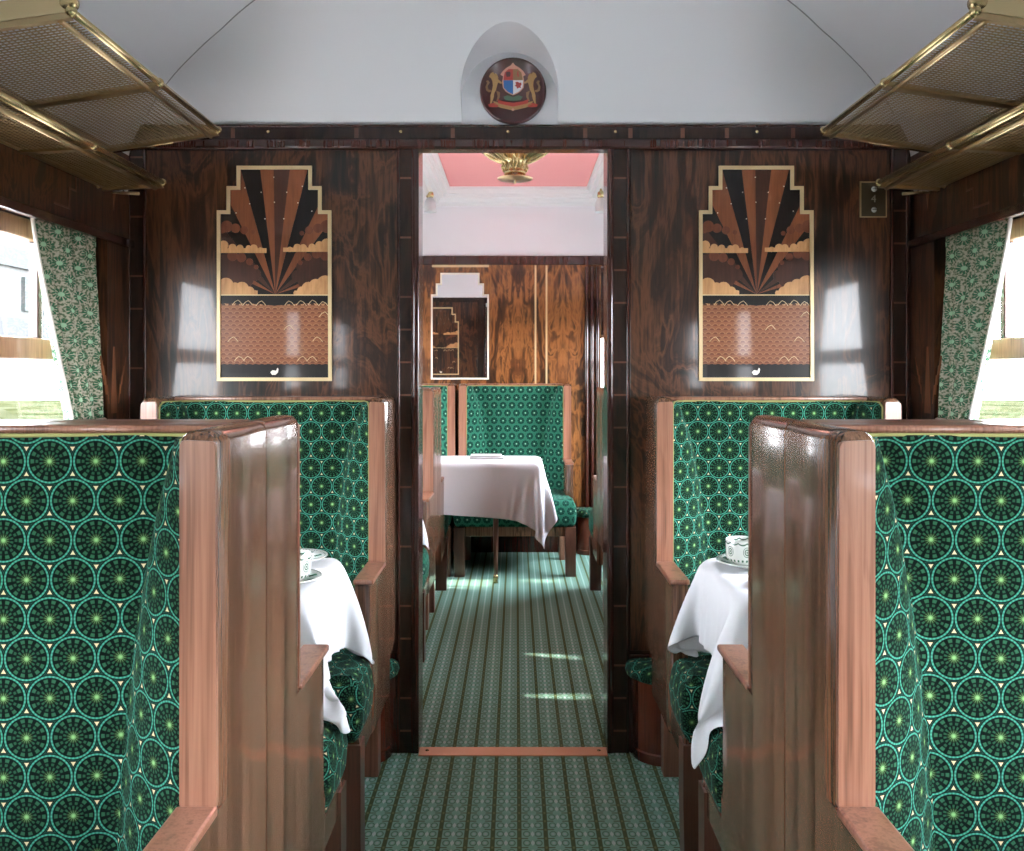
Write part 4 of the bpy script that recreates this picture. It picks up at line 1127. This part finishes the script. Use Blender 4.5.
# ------------------------------------------------------------------ outside
m = MB(); m.box(-80, 80, -60, 80, -1.3, -1.2); struct(m.build('ground', 'grass'))
m = MB(); m.box(-9, 9, -60, 80, -1.21, -1.12); struct(m.build('ground_bounce', newmat('bounce_ballast', (.42, .41, .39), 1.0)[0]))  # pale strip out of view, added to bounce daylight up to the ceilings
def bank(s):
    bm_ = MB(); n = 40
    rows = []
    for i in range(n + 1):
        y = -20 + 50 * i / n
        rows.append([(s * x, y, z + .5 * math.sin(y * .7 + x) * (x > 6)) for x, z in ((8, -1.19), (11, -.9), (15, -.2), (20, .5), (30, 1.1), (50, 1.3))])
    bm_.loft(rows, caps=False, closed=False); return struct(bm_.build('embankment', 'grass'))
bank(-1); bank(1)
t = thing('station_shed', 'pale shed with grey beams outside the left window', 'building', (-22, 26, .6))
m = MB(); m.box(-3, 3, -14, 14, 0, 6.5); m.prism([(-3.4, 6.5), (3.4, 6.5), (0, 8.2)], -14.3, 14.3, 'xz'); m.build('wall', 'station_wall', t)
m = MB(); m.box(3, 3.2, -14, 14, 2.0, 2.7); m.box(3, 3.2, -14, 14, 4.6, 5.3); m.build('beam', 'station_beam', t)
for k in range(4):
    m = MB(); m.box(3.0, 3.15, -12 + 7 * k, -9.5 + 7 * k, 3.0, 4.3); m.build('window', 'station_beam', t)
for i, (x, y, r, lb) in enumerate(((-13, 14, 1.1, 'low olive bush on the bank beyond the left window'), (14, 17, 1.2, 'low olive bush on the bank beyond the right window'))):
    m = MB(); rng = random.Random(i)
    for k in range(26): m.sphere((rng.uniform(-r, r), rng.uniform(-r * 1.6, r * 1.6), rng.uniform(-.2, r * .6)), r * rng.uniform(.25, .45), 8)
    o = m.build('bush', 'bush'); o.location = (x, y, .3); tag(o, lb, 'bush')

# ------------------------------------------------------------------ light
wd = bpy.data.worlds.new('World'); SC.world = wd; wd.use_nodes = True; nt = wd.node_tree; nt.nodes.clear()
o_ = nt.nodes.new('ShaderNodeOutputWorld'); bg = nt.nodes.new('ShaderNodeBackground'); nt.links.new(bg.outputs[0], o_.inputs[0])
tc = nt.nodes.new('ShaderNodeTexCoord'); sp = nt.nodes.new('ShaderNodeSeparateXYZ'); nt.links.new(tc.outputs['Generated'], sp.inputs[0])
zz_ = E(nt, sp.outputs[2])
nt.links.new(ramp(nt, zz_ * .5 + .5, [(.45, (.45, .47, .42)), (.5, (.92, .95, 1.0)), (.7, (.84, .91, 1.0)), (1.0, (.68, .80, 1.0))]), bg.inputs[0])
xx_ = E(nt, sp.outputs[0]); st_ = (xx_ * .38 + 1.0) * 19.0; nt.links.new(st_.k, bg.inputs[1])
def light(kind, name, loc, energy, color=(1, 1, 1), **kw):
    l = bpy.data.lights.new(name, kind); l.energy = energy; l.color = color
    for k, v in kw.items():
        if k != 'rot': setattr(l, k, v)
    o = bpy.data.objects.new(name, l); COL.objects.link(o); o.location = loc
    if 'rot' in kw: o.rotation_euler = kw['rot']
    return o
# sun from the right, soft
light('SUN', 'sun', (-10, 0, 10), 6.5, (1.0, .94, .86), angle=math.radians(3), rot=(math.radians(-6), math.radians(-45), 0))
# unseen ceiling lamps added behind the viewer to carry uplights
for yy in (-.9, -2.4):
    p2 = copy_tree(pl); p2.location = (0, yy, 2.20); p2['label'] = 'ornate brass ceiling lamp, unseen, added behind the viewer'; p2['group'] = 'added ceiling lamps behind the viewer'

for yy, zz3 in ((-.9, 2.36), (-2.4, 2.36), (py_, 2.40)):  # uplights added to brighten the ceilings; the bulbs themselves stay unlit
    light('AREA', 'added_uplight', (PX(515, py_) if yy > 0 else 0, yy, zz3), 9 if yy > 0 else 12, (1, .93, .82), shape='DISK', size=.26, rot=(PI, 0, 0))
# ------------------------------------------------------------------ camera
cam = bpy.data.cameras.new('camera'); co = bpy.data.objects.new('camera', cam); COL.objects.link(co)
co.location = (-.015, 0, 1.25); co.rotation_euler = (PI / 2, 0, 0)
cam.sensor_width = 36; cam.sensor_fit = 'HORIZONTAL'; cam.lens = F / 1024 * 36
cam.shift_x = -4 / 1024; cam.shift_y = -53.5 / 1024; cam.clip_start = .02; cam.clip_end = 300
SC.camera = co
SC.view_settings.view_transform = 'Standard'; SC.view_settings.look = 'None'; SC.view_settings.gamma = 1; SC.view_settings.use_curve_mapping = False
SC.view_settings.exposure = 0.92
try:
    SC.cycles.max_bounces = 10; SC.cycles.diffuse_bounces = 6; SC.cycles.glossy_bounces = 5; SC.cycles.transparent_max_bounces = 12
    SC.cycles.sample_clamp_indirect = 3; SC.cycles.caustics_reflective = False; SC.cycles.caustics_refractive = False
    SC.cycles.use_denoising = True
except Exception: pass
